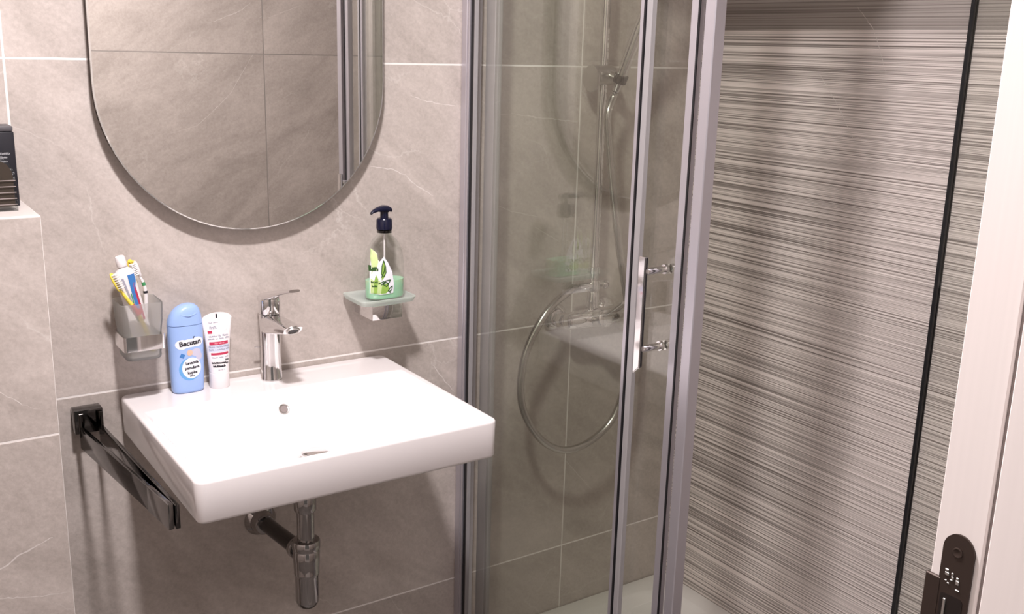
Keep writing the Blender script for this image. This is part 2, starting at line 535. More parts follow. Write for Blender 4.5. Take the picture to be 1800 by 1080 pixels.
GB = .0003   # grout face this far behind the tile face
wb = struct(obj('wall_back', nbox(XL, XR + .1, GB, .12, 0, ZC), M_GROUT, smooth=0))
for z0, z1 in ROWS:
    for x0, x1 in ((XL, 0), (0, 1.2), (1.2, XR)):
        tile(wb, M_TILE, 'y', x0, x1, z0, z1, 0.0, -1)
wr = struct(obj('wall_right', nbox(XR + GB, XR + .1, YF - .1, GB - .0004, 0, ZC), M_GROUT_DARK, smooth=0))
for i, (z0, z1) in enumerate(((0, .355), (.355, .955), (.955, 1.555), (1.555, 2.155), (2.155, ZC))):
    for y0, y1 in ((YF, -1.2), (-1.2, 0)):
        tile(wr, M_RIB if i < 3 else M_RIB_SHADE, 'x', y0, y1, z0, z1, XR, -1, gap=.0004)
wl = struct(obj('wall_left', nbox(XL - .1, XL - GB, YF - .1, .12, 0, ZC), M_GROUT, smooth=0))
for z0, z1 in ROWS:
    tile(wl, M_TILE, 'x', -1.2, 0, z0, z1, XL, 1)
    tile(wl, M_TILE, 'x', YF, -1.2, z0, z1, XL, 1)
DX0, DX1, DTOP = -.46, .40, 2.06        # doorway
bm = bmesh.new()
box(bm, DX1 + .04, XR + .1, YF - .1, YF - GB, 0, ZC)
box(bm, XL - .1, DX0 - .04, YF - .1, YF - GB, 0, ZC)
box(bm, DX0 - .04, DX1 + .04, YF - .1, YF - GB, DTOP + .04, ZC)
wf = struct(obj('wall_front', bm, M_GROUT_DARK, smooth=0))
for z0, z1 in ROWS:
    z0, z1 = max(0, z0 - .007), min(z1, ZC) - .007
    tile(wf, M_TILE_F, 'y', DX1 + .04, .987, z0, z1, YF, 1)
    tile(wf, M_TILE_F, 'y', .987, XR, z0, z1, YF, 1)
    tile(wf, M_TILE_F, 'y', XL, DX0 - .04, z0, z1, YF, 1)
tile(wf, M_TILE_F, 'y', DX0 - .04, DX1 + .04, DTOP + .04, ZC, YF, 1)
fl = struct(obj('floor', nbox(XL - .1, XR + .1, -2.9, .12, -.12, -.0003), M_GROUT_DARK, smooth=0))
xs = [XL, -.15, .45, 1.05, XR]; ys = [YF, -1.2, -.6, 0]
for i in range(4):
    for j in range(3):
        tile(fl, M_FLOOR, 'z', xs[i], xs[i + 1], ys[j], ys[j + 1], 0.0, 1)
struct(obj('ceiling', nbox(XL - .1, XR + .1, YF - .1, .12, ZC, ZC + .1), M_CEIL, smooth=0))

# cistern boxing with a ledge on top, left of the basin
BX, BY, BZ = .0066, -.1777, 1.2241
wx = struct(obj('wall_boxing', nbox(XL, BX - GB, BY + GB, -.0002, 0, BZ - GB), M_GROUT, smooth=0))
for z0, z1 in ((0, .2604), (.2604, .8604), (.8604, BZ)):
    tile(wx, M_TILE, 'y', XL, BX + .0009, z0, z1, BY, -1)
    tile(wx, M_TILE, 'x', BY + .001, 0, z0, z1, BX, 1)
tile(wx, M_TILE_TOP, 'z', XL, BX, BY, 0, BZ + .0012, 1)

# single white veins that cross some tiles
def vein(wall, pts, to3, w=.0011, seed=0):
    rnd = random.Random(seed)
    P = [(a, b_) for a, b_ in pts]
    Q = []
    for a, b_ in zip(P, P[1:]):
        k = max(3, int(math.hypot(b_[0] - a[0], b_[1] - a[1]) / .006))
        Q += [(a[0] + (b_[0] - a[0]) * i / k, a[1] + (b_[1] - a[1]) * i / k) for i in range(k)]
    Q.append(P[-1])
    Q = [(u + rnd.uniform(-.0012, .0012), v + rnd.uniform(-.0012, .0012)) for u, v in Q]
    bm = bmesh.new(); L_ = []
    for i, (u, v) in enumerate(Q):
        a = Q[max(0, i - 1)]; b_ = Q[min(len(Q) - 1, i + 1)]
        dx, dy = b_[0] - a[0], b_[1] - a[1]; l_ = math.hypot(dx, dy) or 1
        ww = w * rnd.uniform(.25, 1.0) * (.35 + .65 * math.sin(PI * (i + .6) / (len(Q) + .2)))
        L_.append((bm.verts.new(to3(u - dy / l_ * ww, v + dx / l_ * ww)), bm.verts.new(to3(u + dy / l_ * ww, v - dx / l_ * ww))))
    for (a, b_), (c_, d_) in zip(L_, L_[1:]):
        bm.faces.new((a, b_, d_, c_))
    obj('stone_vein', bm, M_VEIN, wall, smooth=0)
onb = lambda u, v: Vector((u, -.00012, v)); onx = lambda u, v: Vector((u, BY - .00012, v))
onr = lambda u, v: Vector((XR - .00012, u, v)); onf = lambda u, v: Vector((u, YF + .00012, v))
for i, (wl_, fn_, w_, pts) in enumerate((
    (wb, onb, .0014, ((.661, 1.256), (.716, 1.246), (.745, 1.233), (.769, 1.212), (.814, 1.185))),
    (wb, onb, .0010, ((.758, 1.397), (.789, 1.387), (.83, 1.379), (.873, 1.375))),
    (wb, onb, .0012, ((.81, .813), (.837, .775), (.874, .731))),
    (wb, onb, .0015, ((.959, 1.354), (1.011, 1.357), (1.081, 1.347), (1.195, 1.336))),
    (wb, onb, .0010, ((.930, 1.174), (1.018, 1.138), (1.098, 1.12))),
    (wb, onb, .0009, ((1.083, 1.097), (1.158, 1.057))),
    (wb, onb, .0010, ((1.184, .513), (1.27, .416), (1.294, .392))),
    (wx, onx, .0018, ((-.150, .622), (-.102, .642), (-.07, .661), (-.03, .675), (-.019, .679))),
    (wx, onx, .0014, ((-.150, .594), (-.107, .591), (-.055, .578), (.003, .57))),
    (wx, onx, .0009, ((-.11, .96), (-.075, .946), (-.044, .92), (-.016, .905))),
    (wr, onr, .0010, ((-.376, 1.46), (-.428, 1.402), (-.482, 1.33))),
    (wr, onr, .0010, ((-.458, 1.599), (-.502, 1.556), (-.526, 1.511), (-.546, 1.466))),
    (wf, onf, .0014, ((.824, 1.551), (.909, 1.586), (.948, 1.614))),
    (wf, onf, .0011, ((.67, 1.202), (.753, 1.223), (.801, 1.262), (.87, 1.326), (.951, 1.453))),
    (wf, onf, .0011, ((1.004, 1.568), (1.124, 1.616))))):
    vein(wl_, pts, fn_, w_, i)

# doorway lining with seal groove and strike plate
dr = struct(bpy.data.objects.new('door_1', None)); COL.objects.link(dr)
dr.location = (DX1, YF, 0)
part('jamb_board', nbox(DX1, DX1 + .039, YF - .0395, YF - .0005, 0, DTOP, .0012, 1), M_WOOD, dr, smooth=0)
part('rebate_board', nbox(DX1 - .004, DX1 + .039, YF - .19, YF - .0445, 0, DTOP, .0012, 1), M_WOOD, dr, smooth=0)
part('seal_strip', nbox(DX1 + .002, DX1 + .039, YF - .0448, YF - .0392, 0, DTOP, .001, 1), M_SEAL, dr)
part('jamb_board', nbox(DX0 - .039, DX0, YF - .19, YF - .0005, 0, DTOP, .0012, 1), M_WOOD, dr, smooth=0)
part('head_board', nbox(DX0 - .039, DX1 + .039, YF - .19, YF - .0005, DTOP + .0005, DTOP + .0395, .0012, 1), M_WOOD, dr, smooth=0)
# strike plate: rounded top, lip towards the room, latch recess
PY0, PY1, PZ1 = YF - .0345, YF - .0090, 1.159
ol = []
for k in range(17):
    a = PI * k / 16
    ol.append(((PY0 + PY1) / 2 + math.cos(a) * (PY1 - PY0) / 2, PZ1 - .0135 + math.sin(a) * .0135))
hz0, hz1 = 1.005, 1.109                       # latch recess
ol = ol + [(PY0, .95), (PY1, .95)]
bm = prism(bmesh.new(), ol, lambda u, v, d: Vector((DX1 - d, u, v)), -.001, .0018)
sp = part('strike_plate', bm, M_BROWN, dr, label='dark bronze rounded strike plate')
part('lip', nbox(DX1 - .0022, DX1 + .001, PY1 - .002, YF + .0022, .975, 1.1195, .0008, 1), M_BROWN, sp)
part('latch_recess', prism(bmesh.new(), rrect(PY0 + .004, PY1 - .003, hz0, hz1, .003, 3), lambda u, v, d: Vector((DX1 - d, u, v)), .0010, .0021), M_HOLE, sp)
part('recess_rib', nbox(DX1 - .0031, DX1 - .001, PY1 - .0085, PY1 - .0062, hz0, hz1 - .004, .0004, 1), M_STEEL, sp)
part('recess_rib', nbox(DX1 - .0031, DX1 - .001, PY0 + .0052, PY0 + .0078, hz0, hz1 - .012, .0004, 1), M_NAVY, sp)
bm = bmesh.new()
for a, z, w_, h_ in ((.0030, 1.1280, .0016, .0010), (.0034, 1.1250, .0018, .0014), (.0078, 1.1262, .0010, .0012), (.0082, 1.1232, .0011, .0014), (.0122, 1.1242, .0011, .0012), (.0124, 1.1212, .0015, .0018), (.0030, 1.1195, .0010, .0006), (.0052, 1.1178, .0010, .0007), (.0074, 1.1215, .0014, .0005), (.0132, 1.1152, .0018, .0007)):
    box(bm, DX1 - .0026, DX1 - .0016, PY1 - .003 - a - w_, PY1 - .003 - a + w_, z - h_, z + h_, .0004, 1)
part('worn_speck', bm, M_STEEL, sp, label='bright worn metal specks above the latch hole')
bm = lathe(bmesh.new(), [(0, .0042), (.0006, .0042), (.0009, .0034), (.0003, .0016)], (DX1 - .0018, (PY0 + PY1) / 2 + .0005, 1.1445), (-1, 0, 0), 20)
part('screw', bm, M_BROWN, sp)

# ------------------------------------------------------------------ ceiling lamp (above the frame)
t = thing('ceiling_lamp', 'round white ceiling lamp in the bathroom', 'lamp', loc=(LAMP.x, LAMP.y, ZC))
part('lamp_base', lathe(bmesh.new(), [(0, .085), (.02, .085), (.03, .078)], (LAMP.x, LAMP.y, ZC), (0, 0, -1), 40), M_LAMPW, t)

# ------------------------------------------------------------------ mirror
MXc, MR, MZc, MY = .4050, .2760, 1.425, -.030
def stadium(r, z_low, z_high, n=40):
    o = [(MXc + r * math.cos(PI + PI * k / n), z_low + r * math.sin(PI + PI * k / n)) for k in range(n + 1)]
    o += [(MXc + r * math.cos(PI * k / n), z_high + r * math.sin(PI * k / n)) for k in range(n + 1)]
    return o
t = thing('wall_mirror', 'tall frameless mirror with rounded ends on the tiled wall above the basin', 'mirror', loc=(MXc, 0, MZc))
ZH = 1.83
part('mirror_backing', prism(bmesh.new(), stadium(MR - .003, MZc, ZH), lambda u, v, d: Vector((u, d, v)), -.0005, MY + .004), M_RIM, t)
part('mirror_glass', prism(bmesh.new(), stadium(MR - .0022, MZc, ZH), lambda u, v, d: Vector((u, d, v)), MY + .0041, MY), M_MIRROR, t, smooth=30)
bm = bmesh.new()
o1, o2 = stadium(MR - .0022, MZc, ZH), stadium(MR, MZc, ZH)
A = [bm.verts.new((u, MY - .0002, v)) for u, v in o1]; B = [bm.verts.new((u, MY + .0012, v)) for u, v in o2]
C_ = [bm.verts.new((u, MY + .0042, v)) for u, v in o2]
n = len(A)
for i in range(n):
    j = (i + 1) % n
    bm.faces.new((A[i], A[j], B[j], B[i])); bm.faces.new((B[i], B[j], C_[j], C_[i]))
part('polished_edge', bm, M_MIRROR_EDGE, t, label='thin bright polished edge')

# ------------------------------------------------------------------ washbasin
SX0, SW, SD, SZ, SH = .1433, .5462, .4617, .85, .0728
t = thing('washbasin', 'white rectangular ceramic washbasin hung on the tiled wall under the mirror', 'washbasin', loc=(SX0 + SW / 2, 0, SZ - SH))
def sm(a):
    a = min(1, max(0, a)); return a * a * (3 - 2 * a)
def basin_depth(u, v):
    x = min(u - .016, SW - .016 - u); yb = v - .118; yf = SD - .015 - v
    if x <= 0 or yb <= 0 or yf <= 0: return 0.0
    sx = 1 - (1 - min(1, x / .13)) ** 2.2
    sb = 1 - (1 - min(1, yb / .10)) ** 1.8
    sf = 1 - (1 - min(1, yf / .09)) ** 2.4
    k = sx * sb * sf
    return .084 * k ** 0.9
def grid_lines(L, extra):
    g = sorted(set([round(L * i / 56, 5) for i in range(57)] + extra))
    return g
INS = .006; RC = .012
gu = grid_lines(SW - 2 * INS, [.002, .004, .006, .008, SW - 2 * INS - .002, SW - 2 * INS - .004, SW - 2 * INS - .006, SW - 2 * INS - .008])
gv = grid_lines(SD - 2 * INS, [.002, .004, .006, .008, SD - 2 * INS - .002, SD - 2 * INS - .004, SD - 2 * INS - .006, SD - 2 * INS - .008, .111, .113, .115])
def warp(u, v):
    W_, D_ = SW - 2 * INS, SD - 2 * INS
    r = .010
    cu = r if u < r else W_ - r if u > W_ - r else None
    cv = r if v < r else D_ - r if v > D_ - r else None
    if cu is None or cv is None: return u, v
    a, b_ = (u - cu) / r, (v - cv) / r
    return cu + r * a * math.sqrt(1 - b_ * b_ / 2), cv + r * b_ * math.sqrt(1 - a * a / 2)
bm = bmesh.new()
def mkgrid(zf):
    G = []
    for v in gv:
        row = []
        for u in gu:
            a, b_ = warp(u, v)
            row.append(bm.verts.new((SX0 + INS + a, -(INS + b_), zf(INS + u, INS + v))))
        G.append(row)
    return G
G = mkgrid(lambda u, v: SZ - basin_depth(u, v))
H = mkgrid(lambda u, v: min(SZ - SH, SZ - basin_depth(u, v) - .012))
nu, nv = len(gu), len(gv)
for Gx in (G, H):
    for j in range(nv - 1):
        for i in range(nu - 1):
            bm.faces.new((Gx[j][i], Gx[j][i + 1], Gx[j + 1][i + 1], Gx[j + 1][i]))
def loop(Gx):
    return [Gx[0][i] for i in range(nu)] + [Gx[j][nu - 1] for j in range(1, nv)] + [Gx[nv - 1][i] for i in range(nu - 2, -1, -1)] + [Gx[j][0] for j in range(nv - 2, 0, -1)]
LT, LB = loop(G), loop(H)
n = len(LT)
nrm = []
for i in range(n):
    d = LT[(i + 1) % n].co - LT[i - 1].co
    q_ = Vector((d.y, -d.x, 0)).normalized()
    c_ = Vector((SX0 + SW / 2, -SD / 2, 0))
    if q_.dot(LT[i].co - c_) < 0: q_ = -q_
    nrm.append(q_)
prev = LT
steps = [(INS * math.sin(a), INS * (1 - math.cos(a)), 0) for a in (PI / 8, PI / 4, 3 * PI / 8, PI / 2)]
steps += [(INS - .001, SH - .006, 0), (INS - .003, SH - .002, 0)]
for off, drop, _ in steps:
    ring = [bm.verts.new(LT[i].co + nrm[i] * off - Vector((0, 0, drop))) for i in range(n)]
    for i in range(n):
        bm.faces.new((prev[i], prev[(i + 1) % n], ring[(i + 1) % n], ring[i]))
    prev = ring
for i in range(n):
    bm.faces.new((prev[i], prev[(i + 1) % n], LB[(i + 1) % n], LB[i]))
part('basin_body', bm, M_CERAMIC, t, smooth=50)
# overflow ring on the back slope
SXC = SX0 + SW / 2
ov = Vector((SXC - .006, -.139, SZ - basin_depth(SW / 2, .139)))
e_ = .002
sl = (basin_depth(SW / 2, .139 + e_) - basin_depth(SW / 2, .139 - e_)) / (2 * e_)
on = Vector((0, -sl, 1)).normalized()
bm = bmesh.new()
lathe(bm, [(-.002, .0105), (.0012, .0105), (.0022, .0090), (.0018, .0078), (-.001, .0074)], ov, on, 28)
og = part('overflow_ring', bm, M_STEEL, t, label='small grey round overflow')
part('overflow_hole', lathe(bmesh.new(), [(-.001, .0078), (.0009, .0076)], ov, on, 24), M_SEAL, og)
dz = SZ - basin_depth(SW / 2, .27)
bm = lathe(bmesh.new(), [(-.004, .033), (.0025, .033), (.004, .031), (.006, .026), (.009, .025), (.0105, .022), (.011, .0)], (SXC, -.27, dz), (0, 0, 1), 36, cap=False)
part('drain_plug', bm, M_CHROME, t, label='chrome drain plug')

# ------------------------------------------------------------------ basin mixer tap
FX, FY = .4235, -.045
t = thing('basin_tap', 'chrome single lever mixer tap standing on the back rim of the washbasin', 'tap', loc=(FX, FY, SZ))
bm = lathe(bmesh.new(), [(0, .0215), (.004, .0215), (.006, .0205), (.05, .0192), (.10, .0196), (.118, .0205), (.1325, .0208), (.1335, .0195)], (FX, FY, SZ), (0, 0, 1), 40)
part('tap_body', bm, M_CHROME, t)
# spout: flattened taper loft along -y, cut off at a slant that shows the aerator
bm = bmesh.new()
rings = []
ns = 9
for i in range(ns):
    s_ = i / (ns - 1)
    y = FY - .004 - s_ * .113
    hw = .0198 - .0020 * s_
    zt = SZ + .1335 + .004 * s_ - .002 * s_ * s_
    zb_ = SZ + .094 + .026 * s_
    zc = (zt + zb_) / 2; hh = (zt - zb_) / 2
    tilt = .0068 * s_
    rings.append([bm.verts.new((FX + a, y - (b_ / hh) * tilt, zc + b_)) for a, b_ in superell(hw, hh, 4.5, 32)])
for i in range(ns - 1):
    for k in range(32):
        bm.faces.new((rings[i][k], rings[i][(k + 1) % 32], rings[i + 1][(k + 1) % 32], rings[i + 1][k]))
bm.faces.new(rings[0]); bm.faces.new(rings[-1])
part('spout', bm, M_CHROME, t, smooth=30)
ap = Vector((FX, FY - .117, SZ + .1273))
ax = Vector((0, -.0155, -.0136)).normalized()
def squash(bm):
    for v in bm.verts:
        d = v.co - ap
        up_ = Vector((0, -.0136, .0155)).normalized()
        v.co -= up_ * d.dot(up_) * .30
    return bm
bm = squash(lathe(bmesh.new(), [(-.004, .0136), (.0015, .0136), (.0028, .0126), (.0026, .0108), (.0005, .0100)], ap, ax, 32))
ar = part('aerator', bm, M_STEEL, t)
part('aerator_mesh', squash(lathe(bmesh.new(), [(.0, .0099), (.0012, .0096)], ap, ax, 28)), M_HOLE, ar)
# lever: cap and a tongue reaching forward
bm = lathe(bmesh.new(), [(.1345, .0200), (.1365, .0212), (.160, .0210), (.168, .0200), (.1715, .0170), (.1725, .0)], (FX, FY, SZ), (0, 0, 1), 40, cap=False)
lv = part('lever_cap', bm, M_CHROME, t)
bm = bmesh.new()
rings = []
for i in range(8):
    s_ = i / 7
    y = FY + .012 - s_ * .142
    hw = .0195 * (1 - s_) + .0105 * s_
    zc = SZ + .163 + .043 * s_ + .002 * math.sin(s_ * PI)
    hh = .0110 * (1 - s_) + .0028 * s_
    rings.append([bm.verts.new((FX + a, y, zc + b_)) for a, b_ in superell(hw, hh, 3, 24)])
for i in range(7):
    for k in range(24):
        bm.faces.new((rings[i][k], rings[i][(k + 1) % 24], rings[i + 1][(k + 1) % 24], rings[i + 1][k]))
bm.faces.new(rings[0]); bm.faces.new(rings[-1])
part('lever', bm, M_CHROME, t)
bm = cyl(bmesh.new(), (FX - .001, FY + .018, SZ + .064), (FX - .0265, FY + .018, SZ + .064), .0016, n=12)
part('pull_rod_knob', bm, M_CHROME, t)

# ------------------------------------------------------------------ bottle trap
TX, TY = .4215, -.205
t = thing('bottle_trap', 'chrome bottle trap with wall pipe hanging below the washbasin', 'drain pipe', loc=(TX, TY, .427))
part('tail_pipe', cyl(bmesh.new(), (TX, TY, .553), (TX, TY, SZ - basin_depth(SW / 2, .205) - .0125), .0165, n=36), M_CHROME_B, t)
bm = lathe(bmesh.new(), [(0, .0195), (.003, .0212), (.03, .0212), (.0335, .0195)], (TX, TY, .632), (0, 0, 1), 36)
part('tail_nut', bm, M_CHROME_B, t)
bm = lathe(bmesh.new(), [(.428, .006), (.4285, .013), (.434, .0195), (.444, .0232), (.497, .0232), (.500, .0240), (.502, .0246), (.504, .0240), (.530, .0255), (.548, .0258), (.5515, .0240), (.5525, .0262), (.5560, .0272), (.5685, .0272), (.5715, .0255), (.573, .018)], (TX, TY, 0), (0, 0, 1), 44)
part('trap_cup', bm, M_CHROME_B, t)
WPX, WPZ = .4045, .532
d0 = Vector((TX - .004, TY + .018, .5405)); d1 = Vector((WPX, -.004, WPZ))
part('wall_pipe', cyl(bmesh.new(), d0, d1, .0158, n=36), M_CHROME_D, t, label='dark reflecting chrome pipe into the wall')
dd = (d1 - d0).normalized()
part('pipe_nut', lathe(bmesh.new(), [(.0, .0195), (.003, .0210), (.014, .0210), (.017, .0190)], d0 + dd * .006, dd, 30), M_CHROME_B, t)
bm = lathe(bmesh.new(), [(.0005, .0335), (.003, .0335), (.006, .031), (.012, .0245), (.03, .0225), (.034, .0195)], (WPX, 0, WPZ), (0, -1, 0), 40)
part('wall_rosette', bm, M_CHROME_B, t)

# ------------------------------------------------------------------ swivel towel rail
t = thing('towel_rail', 'dark chrome double arm swivel towel rail on the wall left of the washbasin', 'towel rail', loc=(.081, 0, .82))
part('wall_mount', nbox(.0565, .1065, -.030, -.0005, .797, .842, .002, 2), M_CHROME_D, t)
part('pivot_pin', cyl(bmesh.new(), (.0665, -.036, .794), (.0665, -.036, .838), .0045, n=16), M_CHROME_D, t)
part('pivot_pin', cyl(bmesh.new(), (.1005, -.036, .794), (.1005, -.036, .838), .0045, n=16), M_CHROME_D, t)
def arm(x0, x1, y0, y1, zt0, zt1, w, h):
    d = Vector((x1 - x0, y1 - y0, 0)); L_ = d.length; ang = math.atan2(d.y, d.x)
    M_ = Matrix.Translation((x0, y0, 0)) @ Matrix.Rotation(ang, 4, 'Z')
    return nbox(0, L_, -w / 2, w / 2, zt0 - h, zt0, .0012, 2, mat=M_)
part('rail_arm', arm(.0665, .1105, -.034, -.435, .8125, .8125, .0075, .041), M_CHROME_D, t)
part('rail_arm', arm(.1005, .1205, -.034, -.438, .8105, .8105, .0075, .040), M_CHROME_D, t)
part('arm_tip', arm(.1015, .1108, -.352, -.437, .8133, .8133, .0085, .0425), M_SLEEVE, t, label='lighter end sleeve of the outer arm')

# ------------------------------------------------------------------ toothbrush tumbler and its bracket
CX, CY = .1735, -.056
t = thing('tumbler_holder', 'chrome wall bracket clasping the frosted toothbrush tumbler', 'bracket', loc=(CX, 0, .96))
bm = bmesh.new()
A = rrect(CX - .036, CX + .036, CY - .036, CY + .036, .006, 4); B = rrect(CX - .0325, CX + .0325, CY - .0325, CY + .0325, .005, 4)
for z0, z1 in ((.9565, .9835),):
    a0 = [bm.verts.new((x, y, z0)) for x, y in A]; a1 = [bm.verts.new((x, y, z1)) for x, y in A]
    b0 = [bm.verts.new((x, y, z0)) for x, y in B]; b1 = [bm.verts.new((x, y, z1)) for x, y in B]
    n = len(A)
    for i in range(n):
        j = (i + 1) % n
        for f in ((a0[i], a0[j], a1[j], a1[i]), (b0[i], b0[j], b1[j], b1[i]), (a0[i], a0[j], b0[j], b0[i]), (a1[i], a1[j], b1[j], b1[i])):
            bm.faces.new(f)
part('square_ring', bm, M_CHROME, t)
part('wall_plate', nbox(CX - .022, CX + .022, -.021, -.0005, .954, .986, .0015, 2), M_CHROME, t)
t = thing('toothbrush_tumbler', 'square frosted glass tumbler holding toothbrushes in the left wall bracket', 'tumbler', loc=(CX, CY, .9365))
bm = bmesh.new()
rows = []
for z, h in ((.9365, .0265), (.9375, .0290), (.941, .0312), (.975, .0316), (1.008, .0352), (1.041, .0365), (1.0425, .0358), (1.041, .0345), (1.008, .0332), (.976, .0294), (.944, .0286), (.942, .0270)):
    rows.append([bm.verts.new((x, y, z)) for x, y in rrect(CX - h, CX + h, CY - h, CY + h, .009, 5)])
n = len(rows[0])
for i in range(len(rows) - 1):
    for k in range(n):
        bm.faces.new((rows[i][k], rows[i][(k + 1) % n], rows[i + 1][(k + 1) % n], rows[i + 1][k]))
bm.faces.new(rows[0]); bm.faces.new(rows[-1])
part('tumbler_glass', bm, M_FROST, t)

# toothpaste tube, cap up
def along(p0, p1, wdir):
    p0 = Vector(p0); p1 = Vector(p1); zax = (p1 - p0).normalized()
    x = Vector(wdir); x = (x - zax * x.dot(zax)).normalized(); y = zax.cross(x)
    M_ = Matrix((x, y, zax)).transposed().to_4x4(); M_.translation = p0
    return M_
P0, P1 = (.1835, -.060, .949), (.1505, -.060, 1.108)
Mt = along(P0, P1, (1, .25, 0)); LT_ = (Vector(P1) - Vector(P0)).length
t = thing('toothpaste_tube', 'white toothpaste tube with blue and red stripes standing cap up in the tumbler', 'toothpaste', loc=P0)
bm = bmesh.new()
prof = [(0, .0195, .0006), (.006, .0195, .0008), (.04, .0185, .0045), (.09, .0170, .0100), (LT_ - .022, .0172, .0125), (LT_ - .012, .0166, .0128), (LT_ - .008, .0130, .0118), (LT_ - .0035, .0075, .0075), (LT_, .0062, .0062)]
loft(bm, [(z, 0, 0, a, b_, 2.2) for z, a, b_ in prof], 36, M=Mt)
tb = part('tube_body', bm, M_WHITEP, t)
def interp(z, idx):
    for a, b_ in zip(prof, prof[1:]):
        if a[0] <= z <= b_[0]:
            k = (z - a[0]) / (b_[0] - a[0]); return a[idx] + (b_[idx] - a[idx]) * k
    return prof[-1][idx]
def tubefn(u, v):
    hw, hd = interp(v, 1), interp(v, 2)
    k = max(0, 1 - (abs(u) / hw) ** 2.2) ** (1 / 2.2)
    return Mt @ Vector((u, -hd * k - .0006, v))
# which side faces the camera
_side = 1 if (Mt.to_3x3() @ Vector((0, -1, 0))).y < 0 else -1
def tubefn2(u, v):
    hw, hd = interp(v, 1), interp(v, 2)
    k = max(0, 1 - (abs(u) / hw) ** 2.2) ** (1 / 2.2)
    return Mt @ Vector((u * _side, -_side * (hd * k + .0006), v))
Z_ = LT_
part('blue_band', patch(bmesh.new(), [(-.002, Z_ - .016), (.004, Z_ - .0165), (.0125, Z_ - .0175), (.0128, Z_ - .030), (.004, Z_ - .031), (.003, Z_ - .055), (.006, Z_ - .105), (.0, Z_ - .105), (-.002, Z_ - .06)], tubefn2), M_INKBLUE, tb)
part('red_band', patch(bmesh.new(), [(.0042, Z_ - .033), (.008, Z_ - .033), (.0115, Z_ - .105), (.0075, Z_ - .105), (.0045, Z_ - .06)], tubefn2), M_PINKRED, tb)
part('green_band', patch(bmesh.new(), [(-.0045, Z_ - .05), (-.0028, Z_ - .05), (-.001, Z_ - .105), (-.004, Z_ - .105)], tubefn2), M_GREEN, tb)
part('red_dot', patch(bmesh.new(), [(.001 + .007 * math.cos(2 * PI * k / 20), Z_ - .088 + .007 * math.sin(2 * PI * k / 20)) for k in range(20)], tubefn2), M_RED, tb)
part('grey_panel', patch(bmesh.new(), [(-.014, Z_ - .020), (-.0095, Z_ - .020), (-.0045, Z_ - .066), (-.0075, Z_ - .066)], tubefn2), M_INKGREY, tb)
zx = (Vector(P1) - Vector(P0)).normalized()
bm = lathe(bmesh.new(), [(-.001, .0088), (.001, .0094), (.016, .0082), (.0175, .0070)], Vector(P1), zx, 28)
part('tube_cap', bm, M_WHITEP, t)

def brush(name, label, pts, mat, head, hmat, band=None, rr=.0030):
    """pts run from the handle end to the neck; head is (start, end, bristle direction)."""
    t = thing(name, label, 'toothbrush', 'toothbrushes in the tumbler', loc=pts[0])
    c = catmull(pts, 6); n_ = len(c)
    rad = [rr * (1.25 if i < n_ * .55 else 1.25 - .55 * (i - n_ * .55) / (n_ * .45)) for i in range(n_)]
    part('handle', tube(bmesh.new(), c, rad, 12), mat, t)
    a, b_, bd = Vector(head[0]), Vector(head[1]), Vector(head[2]).normalized()
    Mh = along(a, b_, Vector(bd).cross(b_ - a)); Lh = (b_ - a).length
    bm = bmesh.new(); loft(bm, [(-.002, 0, 0, .0032, .0022, 2), (.002, 0, 0, .0052, .0026, 2.4), (Lh * .5, 0, 0, .0060, .0026, 2.4), (Lh - .004, 0, 0, .0052, .0026, 2.4), (Lh, 0, 0, .0026, .0018, 2)], 20, M=Mh)
    part('head', bm, mat, t)
    bm = bmesh.new()
    for i in range(7):
        for j in (-1, 0, 1):
            q0 = Mh @ Vector((j * .0030, 0, .004 + i * (Lh - .008) / 6))
            cyl(bm, q0 + bd * .0018, q0 + bd * .0105, .0013, n=6)
    part('bristles', bm, hmat, t)
    if band:
        for nm, mt_, i0, i1 in band:
            part(nm, tube(bmesh.new(), c[i0:i1], [r * 1.12 for r in rad[i0:i1]], 12), mt_, t)
    return t
brush('toothbrush', 'yellow toothbrush with a red grip leaning furthest left in the frosted tumbler',
      [(.193, -.068, .948), (.183, -.070, .985), (.168, -.072, 1.024), (.152, -.074, 1.050), (.141, -.075, 1.067)], M_YELLOW,
      ((.1405, -.075, 1.068), (.1270, -.076, 1.099), (.6, -.7, .25)), M_BRISTLE, [('red_grip', M_RED, 11, 16)])
brush('toothbrush', 'white toothbrush with a slim bent neck leaning right behind the toothpaste tube',
      [(.178, -.040, .948), (.188, -.042, .99), (.192, -.043, 1.040), (.190, -.044, 1.065), (.183, -.045, 1.083)], M_WHITEP,
      ((.183, -.045, 1.084), (.175, -.046, 1.111), (-.9, -.4, -.2)), M_BRISTLE, [('black_mark', M_INK, 14, 16), ('green_stripe', M_GREEN, 18, 21)])
brush('toothbrush', 'yellow toothbrush standing half hidden behind the white toothpaste tube',
      [(.166, -.034, .947), (.172, -.035, 1.00), (.177, -.036, 1.050), (.176, -.036, 1.072), (.174, -.036, 1.084)], M_YELLOW,
      ((.174, -.036, 1.085), (.1690, -.037, 1.113), (.2, -.9, .1)), M_YELLOW, rr=.0042)

